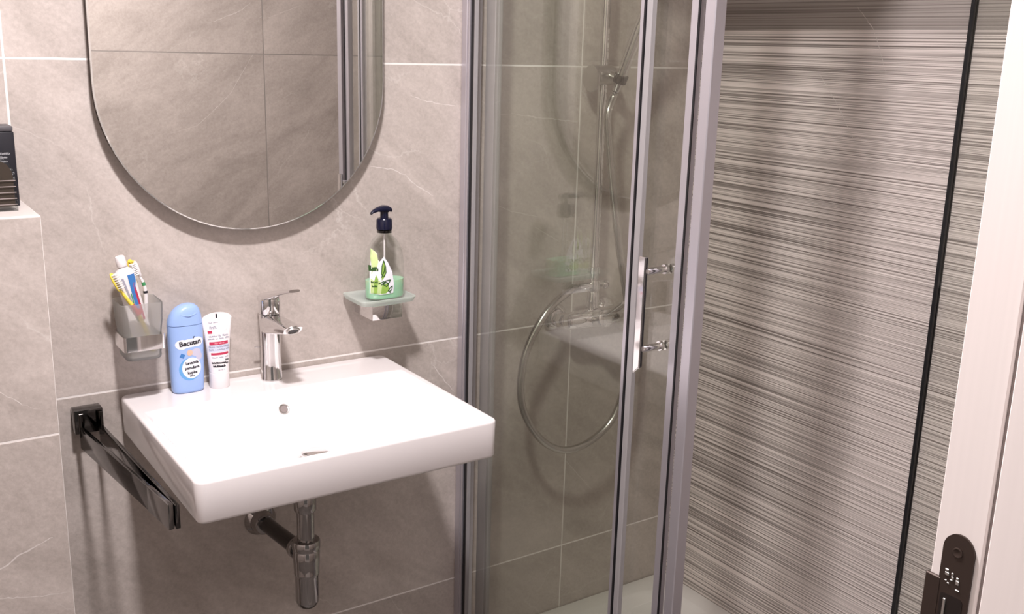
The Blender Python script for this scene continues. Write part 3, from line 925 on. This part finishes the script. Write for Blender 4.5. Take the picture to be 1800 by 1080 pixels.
# ------------------------------------------------------------------ blue wash bottle
BXc, BYc, BZ0 = .2605, -.037, SZ
t = thing('bubble_bath_bottle', 'pale blue plastic bubble bath bottle with white label on the basin rim', 'bottle', loc=(BXc, BYc, BZ0))
rows = [(.0, .0255, .0140), (.002, .0285, .0165), (.006, .0298, .0175), (.04, .0312, .0185), (.09, .0325, .0190), (.120, .0325, .0190), (.1315, .0322, .0188)]
E_ = 2.6
bm = loft(bmesh.new(), [(BZ0 + z, BXc, BYc, a, b_, E_) for z, a, b_ in rows], 48)
bd = part('bottle_body', bm, M_BLUE, t, smooth=40)
rowsc = [(.1325, .0322, .0188, 0), (.140, .0316, .0186, 0), (.150, .0290, .0180, .0015), (.158, .0250, .0170, .003), (.164, .0200, .0150, .005), (.168, .0140, .0125, .0065), (.1700, .0070, .0080, .0075), (.1705, .0015, .002, .008)]
bm = loft(bmesh.new(), [(BZ0 + z, BXc + o_, BYc, a, b_, 2.5) for z, a, b_, o_ in rowsc], 48)
part('flip_cap', bm, M_BLUE, t, smooth=40)
bm = bmesh.new()
tube(bm, catmull([(BXc - .012, BYc - .0155, BZ0 + .1535), (BXc + .003, BYc - .0190, BZ0 + .1505), (BXc + .018, BYc - .0155, BZ0 + .1535)], 8), .0011, 8)
part('cap_lip', bm, M_BLUE, t)
def bfn(off):
    def f(u, v):
        for a, b_ in zip(rows, rows[1:]):
            if a[0] <= v <= b_[0]:
                k = (v - a[0]) / (b_[0] - a[0]); hw = a[1] + (b_[1] - a[1]) * k; hd = a[2] + (b_[2] - a[2]) * k
        k = max(0, 1 - (abs(u) / hw) ** E_) ** (1 / E_)
        return Vector((BXc + u, BYc - hd * k - off, BZ0 + v))
    return f
el = lambda cx, cy, a, b_, n_=32, r_=0: [(cx + a * math.cos(2 * PI * k / n_) * math.cos(r_) - b_ * math.sin(2 * PI * k / n_) * math.sin(r_), cy + a * math.cos(2 * PI * k / n_) * math.sin(r_) + b_ * math.sin(2 * PI * k / n_) * math.cos(r_)) for k in range(n_)]
# white cloud behind the name, blue ring, round white plate
part('name_cloud', patch(patch(patch(bmesh.new(), el(.003, .0985, .0262, .0082, r_=.08), bfn(.0003)), el(-.012, .0970, .012, .0095), bfn(.00032)), el(.017, .0998, .011, .0092), bfn(.00034)), M_LABELW, bd)
part('blue_ring', patch(bmesh.new(), el(.0005, .0480, .0200, .0222), bfn(.0003)), M_CYAN, bd)
part('round_plate', patch(bmesh.new(), el(.0040, .0500, .0180, .0205), bfn(.0005)), M_LABELW, bd)
part('blue_toy', patch(bmesh.new(), [(-.0175, .0735), (-.0105, .0700), (-.0070, .0770), (-.0140, .0805)], bfn(.0004)), M_INKBLUE, bd)
part('pale_splash', patch(patch(bmesh.new(), el(.0135, .0795, .0095, .0075), bfn(.0003)), el(.019, .071, .006, .008), bfn(.00035)), M_PALEINK, bd)
part('peach_spot', patch(bmesh.new(), el(.0015, .0800, .0055, .0060), bfn(.00045)), plain('peach_ink', (.72, .50, .38), .5), bd)
def lines(root, mat_, fn_, items):
    """each printed line is a small part of its own."""
    for body, size, u, v, rot_, bold_ in items:
        o_ = part('lettering', put_text(bmesh.new(), body, size, fn_, u, v, rot_, bold=bold_), mat_, root, smooth=0)
        o_['kind'] = 'stuff'
def marks(root, mat_, fn_, items):
    """rows of print too blurred in the photograph to read: letter-sized strokes without words."""
    for body, size, u, v, rot_, bold_ in items:
        # body: number of strokes in each group along the row
        slots = []
        for count in body:
            slots += [True] * count + [False]
        slots = slots[:-1]
        rnd = random.Random(len(slots) * 7 + int(v * 1e4))
        bm = bmesh.new(); w_ = size * .52; x = u - len(slots) * w_ / 2
        for inked in slots:
            if inked:
                h_ = size * (.40 + .32 * rnd.random()); t_ = size * .11 + bold_
                for a0, a1, b0, b1 in ((0, t_, 0, h_), (t_, w_ * .72, 0, t_) if rnd.random() < .6 else (t_, w_ * .72, h_ - t_, h_), (w_ * .60, w_ * .60 + t_, 0, h_ * rnd.uniform(.5, 1))):
                    bm.faces.new([bm.verts.new(fn_(x + p_, v - size * .3 + q_)) for p_, q_ in ((a0, b0), (a1, b0), (a1, b1), (a0, b1))])
            x += w_
        o_ = part('print_row', bm, mat_, root, smooth=0)
        o_['kind'] = 'stuff'
part('accent_mark', patch(bmesh.new(), [(.0085, .1065), (.0095, .1065), (.0120, .1115), (.0100, .1110)], bfn(.0008)), M_INK, bd)
lines(bd, M_INK, bfn(.0009), [('Becutan', .0128, .0030, .0985, .08, .0008), ('Lavanda', .0076, .0045, .0600, .07, .0005), ('penu\u0161ava', .0076, .0045, .0505, .07, .0005), ('kupka', .0076, .0045, .0410, .07, .0005), ('200 ml', .0036, .0042, .0345, .07, .0002)])

# ------------------------------------------------------------------ white cream tube
CXc, CYc = .3205, -.040
t = thing('cream_tube', 'white cream tube with crimson bars standing on its cap beside the blue bottle', 'tube', loc=(CXc, CYc, SZ))
part('screw_cap', lathe(bmesh.new(), [(0, .0178), (.0015, .0186), (.030, .0190), (.031, .0182)], (CXc, CYc, SZ), (0, 0, 1), 40), M_WHITEP, t)
crow = [(.0312, .0186, .0182), (.040, .0192, .0178), (.075, .0222, .0135), (.105, .0250, .0085), (.125, .0276, .0040), (.1350, .0286, .0012)]
bm = bmesh.new()
loft(bm, [(SZ + z, CXc, CYc, a, b_, 2.1) for z, a, b_ in crow], 40)
ct = part('tube_body', bm, M_WHITEP, t)
ol = [(-.0286, .1345), (.0286, .1345)] + [(.0286 * math.cos(PI * k / 20), .1350 + .0125 * math.sin(PI * k / 20)) for k in range(21)]
part('crimped_end', prism(bmesh.new(), ol, lambda u, v, d: Vector((CXc + u, CYc + d, SZ + v)), -.0009, .0009), M_WHITEP, t)
def cfn(off):
    def f(u, v):
        if v >= .1345: return Vector((CXc + u, CYc - .0010 - off, SZ + v))
        for a, b_ in zip(crow, crow[1:]):
            if a[0] <= v <= b_[0]:
                k = (v - a[0]) / (b_[0] - a[0]); hw = a[1] + (b_[1] - a[1]) * k; hd = a[2] + (b_[2] - a[2]) * k
        k = max(0, 1 - (abs(u) / hw) ** 2.1) ** (1 / 2.1)
        return Vector((CXc + u, CYc - hd * k - off, SZ + v))
    return f
part('crimson_bar', patch(bmesh.new(), quadstrip(-.0185, .0170, .0865, .0925), cfn(.0004)), M_PINKRED, ct)
part('crimson_bar', patch(bmesh.new(), quadstrip(-.0168, .0160, .0670, .0712), cfn(.0004)), M_PINKRED, ct)
part('crimson_square', patch(bmesh.new(), quadstrip(-.0200, -.0120, .1085, .1140, 3), cfn(.0004)), M_PINKRED, ct)
part('pink_band', patch(bmesh.new(), quadstrip(-.0200, .0185, .0725, .0860), cfn(.0002)), plain('pale_blue_band', (.60, .64, .78), .5), ct)
part('black_tab', patch(bmesh.new(), quadstrip(-.0022, .0006, .1368, .1448, 2), cfn(.0005)), M_INK, ct)
part('white_sticker', patch(bmesh.new(), [(-.0075, .1030), (.0165, .1130), (.0200, .1205), (.0140, .1255), (-.0130, .1150)], cfn(.0008)), plain('sticker_white', (.84, .78, .79), .5), ct)
f_ = cfn(.0006)
marks(ct, M_INKGREY, f_, [((4, 5), .0034, -.008, .1290, 0, .0002), ((4,), .0072, -.0085, .1195, 0, .0003), ((5, 2, 4), .0054, .0, .1035, 0, .0003), ((5, 2, 4, 4), .0044, .0, .0985, 0, .0003),
    ((4, 10), .0050, 0, .0830, 0, .0003), ((4, 1, 7, 4), .0040, 0, .0775, 0, .0003), ((5, 4, 4), .0040, 0, .0625, 0, .0002), ((2, 2, 1), .0036, 0, .0385, 0, .0002)])
marks(ct, M_INK, f_, [((9,), .0056, -.0035, .0520, 0, .0009), ((7,), .0062, -.0035, .0455, 0, .0010), ((3,), .0050, .0122, .0565, 0, .0004), ((2,), .0050, .0122, .0500, 0, .0004)])
marks(ct, M_PINK, f_, [((3, 5), .0040, 0, .0895, 0, .0002)])

# ------------------------------------------------------------------ soap dish, bracket and liquid soap
t = thing('soap_dish_bracket', 'chrome wall bracket under the frosted soap dish', 'bracket', loc=(.657, 0, .97))
part('bracket_block', nbox(.6200, .6880, -.096, -.012, .955, .9845, .0012, 2), M_CHROME, t)
part('wall_plate', nbox(.634, .680, -.013, -.0005, .952, .986, .001, 2), M_CHROME, t)
DX, DYc = .6560, -.0550
t = thing('soap_dish', 'frosted glass soap dish under the liquid soap bottle', 'soap dish', loc=(DX, DYc, .985))
bm = bmesh.new()
rows_ = []
for z, a, b_, r in ((.9850, .050, .036, .012), (.9856, .055, .041, .012), (.9875, .0590, .0455, .012), (.9970, .0635, .0495, .012), (.9982, .0630, .0490, .012), (.9974, .0600, .0460, .011), (.9925, .0565, .0430, .010), (.9905, .0520, .0390, .010)):
    rows_.append([bm.verts.new((x, y, z)) for x, y in rrect(DX - a, DX + a, DYc - b_, DYc + b_, r, 6)])
n = len(rows_[0])
for i in range(len(rows_) - 1):
    for k in range(n):
        bm.faces.new((rows_[i][k], rows_[i][(k + 1) % n], rows_[i + 1][(k + 1) % n], rows_[i + 1][k]))
bm.faces.new(rows_[0]); bm.faces.new(rows_[-1])
part('dish_glass', bm, M_FROST2, t)

LX, LY, LZ = .6655, -.0600, .9912
t = thing('soap_bottle', 'clear liquid soap bottle with navy pump, mint soap and leaf label', 'soap bottle', loc=(LX, LY, LZ))
srow = [(.0, .036, .019), (.002, .0400, .0225), (.006, .0420, .0240), (.03, .0425, .0245), (.065, .0425, .0245), (.085, .0412, .0240), (.100, .0375, .0228), (.112, .0318, .0205), (.122, .0250, .0180), (.129, .0185, .0150), (.133, .0150, .0138), (.1365, .0140, .0135), (.1410, .0140, .0135)]
bm = loft(bmesh.new(), [(LZ + z, LX, LY, a, b_, 2.35) for z, a, b_ in srow], 48)
sb = part('clear_bottle', bm, M_CLEARP, t, smooth=50)
bm = bmesh.new()
for z, r in ((.1375, .0158), (.1412, .0158)):
    lathe(bm, [(0, .0145), (.0006, r), (.0016, r), (.0022, .0145)], (LX, LY, LZ + z - .001), (0, 0, 1), 32)
part('neck_ring', bm, M_CHROME_D, t)
lrow = [(.0012, .034, .0175), (.003, .0388, .0212), (.0065, .0406, .0226), (.03, .0411, .0231), (.0400, .0411, .0231)]
bm = loft(bmesh.new(), [(LZ + z, LX, LY, a, b_, 2.35) for z, a, b_ in lrow], 48)
part('liquid_soap', bm, M_SOAP, t, label='mint green liquid soap in the lower third')
part('dip_tube', cyl(bmesh.new(), (LX, LY, LZ + .041), (LX, LY, LZ + .138), .0018, n=12), M_WHITEP, t)
bm = lathe(bmesh.new(), [(.143, .0150), (.1445, .0165), (.162, .0160), (.1655, .0140), (.1665, .0085), (.178, .0080), (.1785, .0100), (.1805, .0100)], (LX, LY, LZ), (0, 0, 1), 36)
pc = part('pump_collar', bm, M_NAVY, t)
bm = bmesh.new()
hp = [(.013, -.002, .1825), (.006, -.002, .1855), (-.004, -.003, .1865), (-.018, -.006, .1852), (-.030, -.009, .1818), (-.0345, -.010, .1785)]
rings = []
for i, (u, w_, z) in enumerate(hp):
    hw = (.0085, .0115, .0115, .0075, .0050, .0035)[i]; hh = (.0045, .0060, .0060, .0045, .0032, .0026)[i]
    rings.append([bm.verts.new((LX + u, LY + w_ + a, LZ + z + b_)) for a, b_ in superell(hw, hh, 2.6, 20)])
for i in range(len(rings) - 1):
    for k in range(20):
        bm.faces.new((rings[i][k], rings[i][(k + 1) % 20], rings[i + 1][(k + 1) % 20], rings[i + 1][k]))
bm.faces.new(rings[0]); bm.faces.new(rings[-1])
part('pump_head', bm, M_NAVY, t)
def sfn(off):
    def f(u, v):
        u = -.0405 + (u + .0405) * 1.14; v = .010 + (v - .010) * 1.28
        hw = hd = .02
        for a, b_ in zip(srow, srow[1:]):
            if a[0] <= v <= b_[0]:
                k = (v - a[0]) / (b_[0] - a[0]); hw = a[1] + (b_[1] - a[1]) * k; hd = a[2] + (b_[2] - a[2]) * k
        k = max(0, 1 - (min(abs(u), hw * .999) / hw) ** 2.35) ** (1 / 2.35)
        return Vector((LX + u, LY - hd * k - off, LZ + v))
    return f
def pic(outline): return outline
part('label_leaf', patch(bmesh.new(), [(-.0395, .014), (-.0240, .012), (-.012, .0125), (.0015, .0135), (.0030, .028), (-.0005, .048), (-.009, .064), (-.0165, .0735), (-.024, .066), (-.030, .072), (-.0345, .082), (-.0365, .074), (-.0395, .05)], sfn(.0004), 8), M_LABELW, sb)
part('pale_leaf', patch(patch(bmesh.new(), [(-.0375, .046), (-.030, .052), (-.0265, .066), (-.0285, .080), (-.0345, .086), (-.0375, .074)], sfn(.0006)), [(-.0385, .015), (-.024, .013), (-.0185, .020), (-.022, .032), (-.030, .040), (-.0385, .038)], sfn(.0006)), M_LEAFL, sb)
part('green_leaf', patch(patch(patch(bmesh.new(), [(-.0225, .0135), (-.0125, .014), (-.006, .020), (-.010, .030), (-.020, .028)], sfn(.0007)), [(-.021, .035), (-.0145, .042), (-.0125, .056), (-.0165, .0665), (-.0215, .055)], sfn(.0007)), [(-.034, .015), (-.029, .015), (-.027, .038), (-.031, .045), (-.034, .032)], sfn(.0008)), M_LEAF, sb)
bm = bmesh.new()
def stroke(bm, pts, w, fn):
    """painted line of width w over the surface."""
    L2 = []
    for i, (u, v) in enumerate(pts):
        a = pts[max(0, i - 1)]; b_ = pts[min(len(pts) - 1, i + 1)]
        d = Vector((b_[0] - a[0], b_[1] - a[1])).normalized()
        L2.append((bm.verts.new(fn(u - d.y * w, v + d.x * w)), bm.verts.new(fn(u + d.y * w, v - d.x * w))))
    for (a, b_), (c_, d_) in zip(L2, L2[1:]):
        bm.faces.new((a, b_, d_, c_))
for pts in ([(-.0215, .040), (-.0165, .050), (-.0150, .060), (-.0170, .0675), (-.0205, .058), (-.0215, .046), (-.0175, .041), (-.0130, .048), (-.0145, .060)],
            [(-.027, .030), (-.018, .0335), (-.008, .0300), (-.004, .0355), (-.013, .0345), (-.022, .028)],
            [(-.019, .029), (-.012, .025), (-.008, .0285), (-.013, .032), (-.019, .029)],
            [(-.006, .017), (-.0015, .019), (-.0005, .025), (-.005, .0225), (-.009, .018), (-.004, .0145)]):
    q_ = []
    for a, b_ in zip(pts, pts[1:]):
        q_ += [(a[0] + (b_[0] - a[0]) * k / 4, a[1] + (b_[1] - a[1]) * k / 4) for k in range(4)]
    stroke(bm, q_ + [pts[-1]], .0008, sfn(.0010))
lo_ = part('leaf_outline', bm, M_LEAFD, sb, smooth=0)
lo_['kind'] = 'stuff'
marks(sb, M_LEAFD, sfn(.0010), [((2,), .0130, -.0340, .0550, 0, .0016), ((4,), .0052, -.0330, .0330, 0, .0006), ((3,), .0052, -.0330, .0265, 0, .0006)])

# ------------------------------------------------------------------ things on the boxing ledge
t = thing('perfume_carton', 'tall black carton with silver print on the tiled ledge at the left edge', 'box', loc=(-.04, -.047, BZ))
LZ0 = BZ + .0013
part('carton_body', nbox(-.0760, -.0050, -.0690, -.0200, LZ0, LZ0 + .1205, .0015, 2), M_CARTON, t)
part('carton_lid', nbox(-.0758, -.0056, -.0688, -.0202, LZ0 + .1206, LZ0 + .130, .003, 2), M_CARTON_T, t)
marks(t, M_SILVERINK, lambda u, v: Vector((-.0405 + u, -.0694, LZ0 + v)), [(b_, z_, .006, v_, 0, .0002) for v_, z_, b_ in ((.086, .0054, (3, 2, 8)), (.080, .0050, (7, 5)), (.0735, .0054, (12,)), (.067, .0050, (4, 5)), (.060, .0056, (3, 2, 3, 2, 2)), (.052, .0050, (7, 6)), (.046, .0050, (5, 6)))])
t = thing('perfume_bottle', 'smoky glass perfume flask with ribbed sides in front of the black carton', 'perfume bottle', loc=(-.045, -.105, BZ))
def flask(off, z0, z1):
    h = .0310 + off
    o = [(-h, z0), (h, z0), (h, z0 + (z1 - z0) * .62)]
    for k in range(1, 10):
        a = PI / 2 * k / 10
        o.append((h * .35 + h * .65 * math.cos(a), z0 + (z1 - z0) * .62 + (z1 - z0) * .38 * math.sin(a)))
    o2 = [(-u, v) for u, v in reversed(o[2:])]
    return o + o2
part('flask_glass', prism(bmesh.new(), flask(0, LZ0, LZ0 + .083), lambda u, v, d: Vector((-.0470 + u, d, v)), -.122, -.0885), M_CLEARP, t, smooth=40)
part('smoky_core', prism(bmesh.new(), flask(-.0032, LZ0 + .007, LZ0 + .0785), lambda u, v, d: Vector((-.0470 + u, d, v)), -.1195, -.091), M_PERFUME, t, smooth=40)
bm = bmesh.new()
for k in range(5):
    z = LZ0 + .010 + k * .0095
    box(bm, -.0775, -.0165, -.1226, -.1218, z, z + .0014, .0003, 1)
part('glass_rib', bm, M_SEAL, t)
part('spray_collar', lathe(bmesh.new(), [(.0832, .010), (.096, .010), (.097, .008), (.107, .0075)], (-.047, -.105, LZ0), (0, 0, 1), 28), M_CHROME, t)

# ------------------------------------------------------------------ shower tray
TZ = .086
TX0, TX1, TY1, TY0 = .880, XR - .001, -.001, -.712
t = thing('shower_tray', 'white acrylic square shower tray in the corner behind the glass', 'shower tray', loc=((TX0 + TX1) / 2, (TY0 + TY1) / 2, 0))
bm = bmesh.new()
prev = None
for ins, z, r in ((0, 0, .012), (0, TZ - .006, .012), (.002, TZ - .0015, .012), (.006, TZ, .012), (.050, TZ, .10), (.054, TZ - .0015, .10), (.060, TZ - .008, .10), (.080, TZ - .030, .10), (.098, TZ - .038, .095), (.14, TZ - .041, .07), (.26, TZ - .045, .04)):
    ring = [bm.verts.new((x, y, z)) for x, y in rrect(TX0 + ins, TX1 - ins, TY0 + ins, TY1 - ins, r, 10)]
    if prev:
        for k in range(len(ring)):
            bm.faces.new((prev[k], prev[(k + 1) % len(ring)], ring[(k + 1) % len(ring)], ring[k]))
    else: bm.faces.new(ring)
    prev = ring
bm.faces.new(prev)
part('tray_shell', bm, M_ACRYL, t, smooth=40)
part('tray_drain', lathe(bmesh.new(), [(0, .045), (.002, .045), (.004, .040), (.005, .0)], ((TX0 + TX1) / 2, -.355, TZ - .0452), (0, 0, 1), 32, cap=False), M_CHROME, t)

# ------------------------------------------------------------------ shower enclosure
GX, GYF, ET = .8950, -.7020, 1.932      # side pane plane, front pane plane, top
t = thing('shower_enclosure', 'framed glass corner shower enclosure with aluminium profiles beside the washbasin', 'shower cabin', loc=(GX, GYF, TZ))
Z0, Z1 = TZ + .001, ET
part('wall_profile', nbox(GX - .0165, GX + .022, -.0205, -.0005, Z0, Z1, .0012, 1), M_ALU, t)
part('profile_lip', nbox(GX - .0150, GX - .0085, -.0290, -.0206, Z0, Z1, .0008, 1), M_ALU, t)
part('black_gasket', nbox(GX - .0110, GX - .0025, -.0415, -.0292, Z0, Z1), M_BLACK, t)
part('bright_bead', nbox(GX - .0120, GX - .0030, -.0460, -.0417, Z0, Z1, .0006, 1), M_SEALSTRIP, t)
part('fixed_pane', nbox(GX - .0025, GX + .0025, -.5620, -.0300, Z0 + .035, Z1 - .035), M_GLASS, t, smooth=0)
part('pane_edge_profile', nbox(GX - .0070, GX + .0060, -.5655, -.5560, Z0 + .035, Z1 - .035, .0008, 1), M_ALU, t)
part('black_gasket', nbox(GX - .0078, GX - .0005, -.5695, -.5657, Z0 + .035, Z1 - .035), M_BLACK, t)
part('milky_edge_seal', nbox(GX - .0060, GX + .0060, -.5835, -.5697, Z0 + .035, Z1 - .035, .0015, 1), M_SEALSTRIP, t)
sd = part('sliding_door', nbox(GX + .0125, GX + .0175, -.6700, -.0700, Z0 + .035, Z1 - .035), M_GLASS, t, smooth=0)
part('trailing_stile', nbox(GX + .0090, GX + .0210, -.0900, -.0560, Z0 + .035, Z1 - .035, .001, 1), M_ALU, sd)
part('trailing_gasket', nbox(GX + .0100, GX + .0210, -.1000, -.0902, Z0 + .035, Z1 - .035, .001, 1), M_SEALSTRIP, sd)
part('leading_stile', nbox(GX + .0050, GX + .0190, -.6820, -.6640, Z0 + .035, Z1 - .035, .0012, 1), M_ALU, sd)
part('magnet_gasket', nbox(GX + .0030, GX + .0050, -.6860, -.6822, Z0 + .035, Z1 - .035), M_BLACK, sd)
# handle: flat bar on two posts that pass through the door
bm = bmesh.new()
hy = -.6330; hx = GX - .0360
pts2 = [(hy - .008, .972), (hy + .008, .958), (hy + .008, 1.165), (hy - .008, 1.165)]
prism(bm, pts2, lambda u, v, d: Vector((hx + d, u, v)), -.004, .004)
bmesh.ops.bevel(bm, geom=bm.edges[:], offset=.0012, segments=2, affect='EDGES')
hb = part('handle_bar', bm, M_CHROME, sd, label='flat chrome pull handle')
for z in (1.140, 1.004):
    bm = cyl(bmesh.new(), (hx + .003, hy - .006, z), (GX + .0123, hy - .006, z), .0062, n=20, ch=.0008)
    lathe(bm, [(0, .0085), (.006, .0085)], (GX + .0055, hy - .006, z), (1, 0, 0), 20)
    lathe(bm, [(0, .0085), (.018, .0080), (.022, .0062)], (GX + .0180, hy - .006, z), (1, 0, 0), 20)
    part('handle_post', bm, M_CHROME, sd)
# front side
part('front_post', nbox(.8960, .9200, GYF - .0200, GYF + .0030, Z0 + .035, Z1 - .035, .0015, 1), M_ALU, t)
part('front_wall_gasket', nbox(XR - .0040, XR - .0005, GYF - .0300, GYF - .0245, Z0, Z1), M_BLACK, t)
# front door: hinged at the right wall and swung fully open, lying along that wall
HX = XR - .0115
fd_ = part('front_door', nbox(HX - .0025, HX + .0025, GYF - .0300 - .620, GYF - .0300, Z0 + .035, Z1 - .035), M_GLASS_F, t, label='clear glass door swung open along the ribbed wall')
part('hinge_gasket', nbox(HX - .0035, HX + .0035, GYF - .0305, GYF - .0235, Z0 + .010, Z1 - .010), M_BLACK, fd_)
part('closing_stile', nbox(HX - .0070, HX + .0070, GYF - .6600, GYF - .6500, Z0 + .035, Z1 - .035, .0012, 1), M_ALU, fd_)
# rails top and bottom
for z0, z1 in ((Z0, Z0 + .034), (Z1 - .034, Z1)):
    part('side_rail', nbox(GX - .0100, GX + .0230, GYF - .0200, -.0210, z0, z1, .0015, 1), M_ALU, t)
    part('front_rail', nbox(GX + .0232, XR - .0082, GYF - .0200, GYF + .0050, z0, z1, .0015, 1), M_ALU, t)

# ------------------------------------------------------------------ shower mixer
KX, KY, KZ = 1.2200, -.0600, .8780
t = thing('shower_mixer', 'chrome lever shower mixer on the wall inside the shower', 'shower mixer', loc=(KX, 0, KZ))
for s_ in (-1, 1):
    part('wall_rosette', lathe(bmesh.new(), [(.0005, .034), (.006, .034), (.012, .030), (.020, .022), (.022, .018)], (KX + s_ * .075, 0, KZ - .002), (0, -1, 0), 36), M_CHROME, t)
    part('inlet_nut', lathe(bmesh.new(), [(.0, .017), (.004, .0185), (.018, .0185), (.022, .017)], (KX + s_ * .075, -.022, KZ - .002), (0, -1, 0), 6), M_CHROME, t)
bm = lathe(bmesh.new(), [(0, .012), (.004, .0185), (.012, .0205), (.05, .0225), (.085, .0245), (.120, .0225), (.158, .0205), (.166, .0185), (.170, .012)], (KX - .085, KY, KZ), (1, 0, 0), 36)
part('mixer_body', bm, M_CHROME, t)
part('cartridge_cap', lathe(bmesh.new(), [(0, .0225), (.024, .0225), (.030, .0200), (.033, .0150), (.034, 0)], (KX, KY - .018, KZ + .002), (0, -1, .25), 36, cap=False), M_CHROME, t)
bm = bmesh.new()
rings = []
for i in range(7):
    s_ = i / 6
    c_ = Vector((KX + .002 + .004 * s_, KY - .030 - .075 * s_, KZ + .012 + .048 * s_ ** 1.4))
    hw = .0175 * (1 - s_) + .0100 * s_; hh = .0085 * (1 - s_) + .0032 * s_
    rings.append([bm.verts.new(c_ + Vector((a, 0, b_))) for a, b_ in superell(hw, hh, 3, 20)])
for i in range(6):
    for k in range(20):
        bm.faces.new((rings[i][k], rings[i][(k + 1) % 20], rings[i + 1][(k + 1) % 20], rings[i + 1][k]))
bm.faces.new(rings[0]); bm.faces.new(rings[-1])
part('mixer_lever', bm, M_CHROME, t)
part('riser_socket', lathe(bmesh.new(), [(.018, .0150), (.022, .0162), (.06, .0150), (.065, .0125)], (KX, KY + .006, KZ), (0, 0, 1), 30), M_CHROME, t)

# riser rail with outlet tee
t = thing('shower_riser', 'vertical chrome riser pipe above the shower mixer', 'shower rail', loc=(KX, KY + .006, KZ + .065))
RY = KY + .006
part('riser_pipe', cyl(bmesh.new(), (KX, RY, KZ + .0655), (KX, RY, 2.10), .0105, n=28), M_CHROME, t)
part('riser_collar', lathe(bmesh.new(), [(0, .0125), (.001, .0150), (.016, .0150), (.018, .0125)], (KX, RY, .9850), (0, 0, 1), 28), M_CHROME, t)
bm = cyl(bmesh.new(), (KX - .044, RY, .9560), (KX + .034, RY, .9560), .0095, n=24, ch=.001)
lathe(bm, [(0, .0110), (.002, .0122), (.012, .0122), (.014, .0105)], (KX + .027, RY, .9560), (1, 0, 0), 24)
lathe(bm, [(0, .0140), (.003, .0155), (.024, .0155), (.027, .0140)], (KX, RY, .9425), (0, 0, 1), 24)
part('outlet_tee', bm, M_CHROME, t)
part('top_bracket', cyl(bmesh.new(), (KX, -.0005, 2.02), (KX, RY, 2.02), .009, n=20), M_CHROME, t)
bm = cyl(bmesh.new(), (KX, RY, 2.10), (KX, RY - .28, 2.13), .0105, n=24)
part('overhead_arm', bm, M_CHROME, t)
part('overhead_rose', lathe(bmesh.new(), [(0, .10), (.006, .10), (.012, .05), (.03, .014)], (KX, RY - .28, 2.09), (0, 0, 1), 40), M_CHROME, t)
# slider holder
HZ = 1.440
t = thing('hand_shower_holder', 'grey chrome sliding holder clamped on the shower riser', 'shower holder', loc=(KX, RY, HZ))
bm = cyl(bmesh.new(), (KX - .040, RY - .004, HZ + .004), (KX + .020, RY - .004, HZ + .004), .0225, n=36, ch=.004)
part('clamp_body', bm, M_STEEL, t)
bm = cyl(bmesh.new(), (KX - .041, RY - .006, HZ - .004), (KX - .034, RY - .006, HZ - .004), .030, n=36, ch=.003)
part('clamp_knob', bm, M_STEEL, t)
HD = Vector((.013, -.065, .155)).normalized()       # hand shower axis
HP = Vector((KX + .0060, -.1080, HZ - .002))
part('cradle_arm', cyl(bmesh.new(), (KX + .004, RY - .018, HZ + .004), HP - Vector((0, -.012, 0)), .0105, n=20), M_STEEL, t)
part('cradle_ring', lathe(bmesh.new(), [(-.010, .0138), (-.009, .0155), (.008, .0160), (.009, .0150)], HP, HD, 28), M_CHROME_D, t)
t = thing('hand_shower', 'chrome hand shower resting in the riser holder', 'hand shower', loc=HP)
bm = lathe(bmesh.new(), [(-.030, .0085), (-.022, .0105), (-.010, .0115), (.02, .0120), (.10, .0135), (.20, .0130), (.235, .0150)], HP, HD, 28)
part('shower_handle', bm, M_CHROME, t)
hc = HP + HD * .265
fd = Vector((.05, -.80, -.55)).normalized()
part('spray_head', lathe(bmesh.new(), [(-.022, .012), (-.014, .035), (-.004, .052), (.004, .054), (.008, .050), (.009, 0)], hc, fd, 40, cap=False), M_CHROME, t)
hose_pts = [(KX - .045, RY, .956), (1.128, -.085, .960), (1.051, -.10, .920), (.999, -.10, .834), (.987, -.10, .742), (1.010, -.10, .668), (1.064, -.10, .602), (1.133, -.10, .572), (1.212, -.10, .588), (1.272, -.10, .640), (1.300, -.10, .747), (1.297, -.10, .877), (1.250, -.10, 1.074), (1.212, -.095, 1.298), (1.205, -.096, 1.360), tuple(HP - HD * .045), tuple(HP - HD * .031)]
c = catmull(hose_pts, 10)
t = thing('shower_hose', 'silver metal shower hose looping low against the shower wall', 'hose', loc=hose_pts[0])
part('hose_tube', tube(bmesh.new(), c, .0086, 16), M_HOSE, t)
part('hose_nut', lathe(bmesh.new(), [(0, .0085), (.003, .0098), (.016, .0098), (.02, .0080)], (KX - .0445, RY, .956), (-1, -.1, .02), 20), M_CHROME, t)
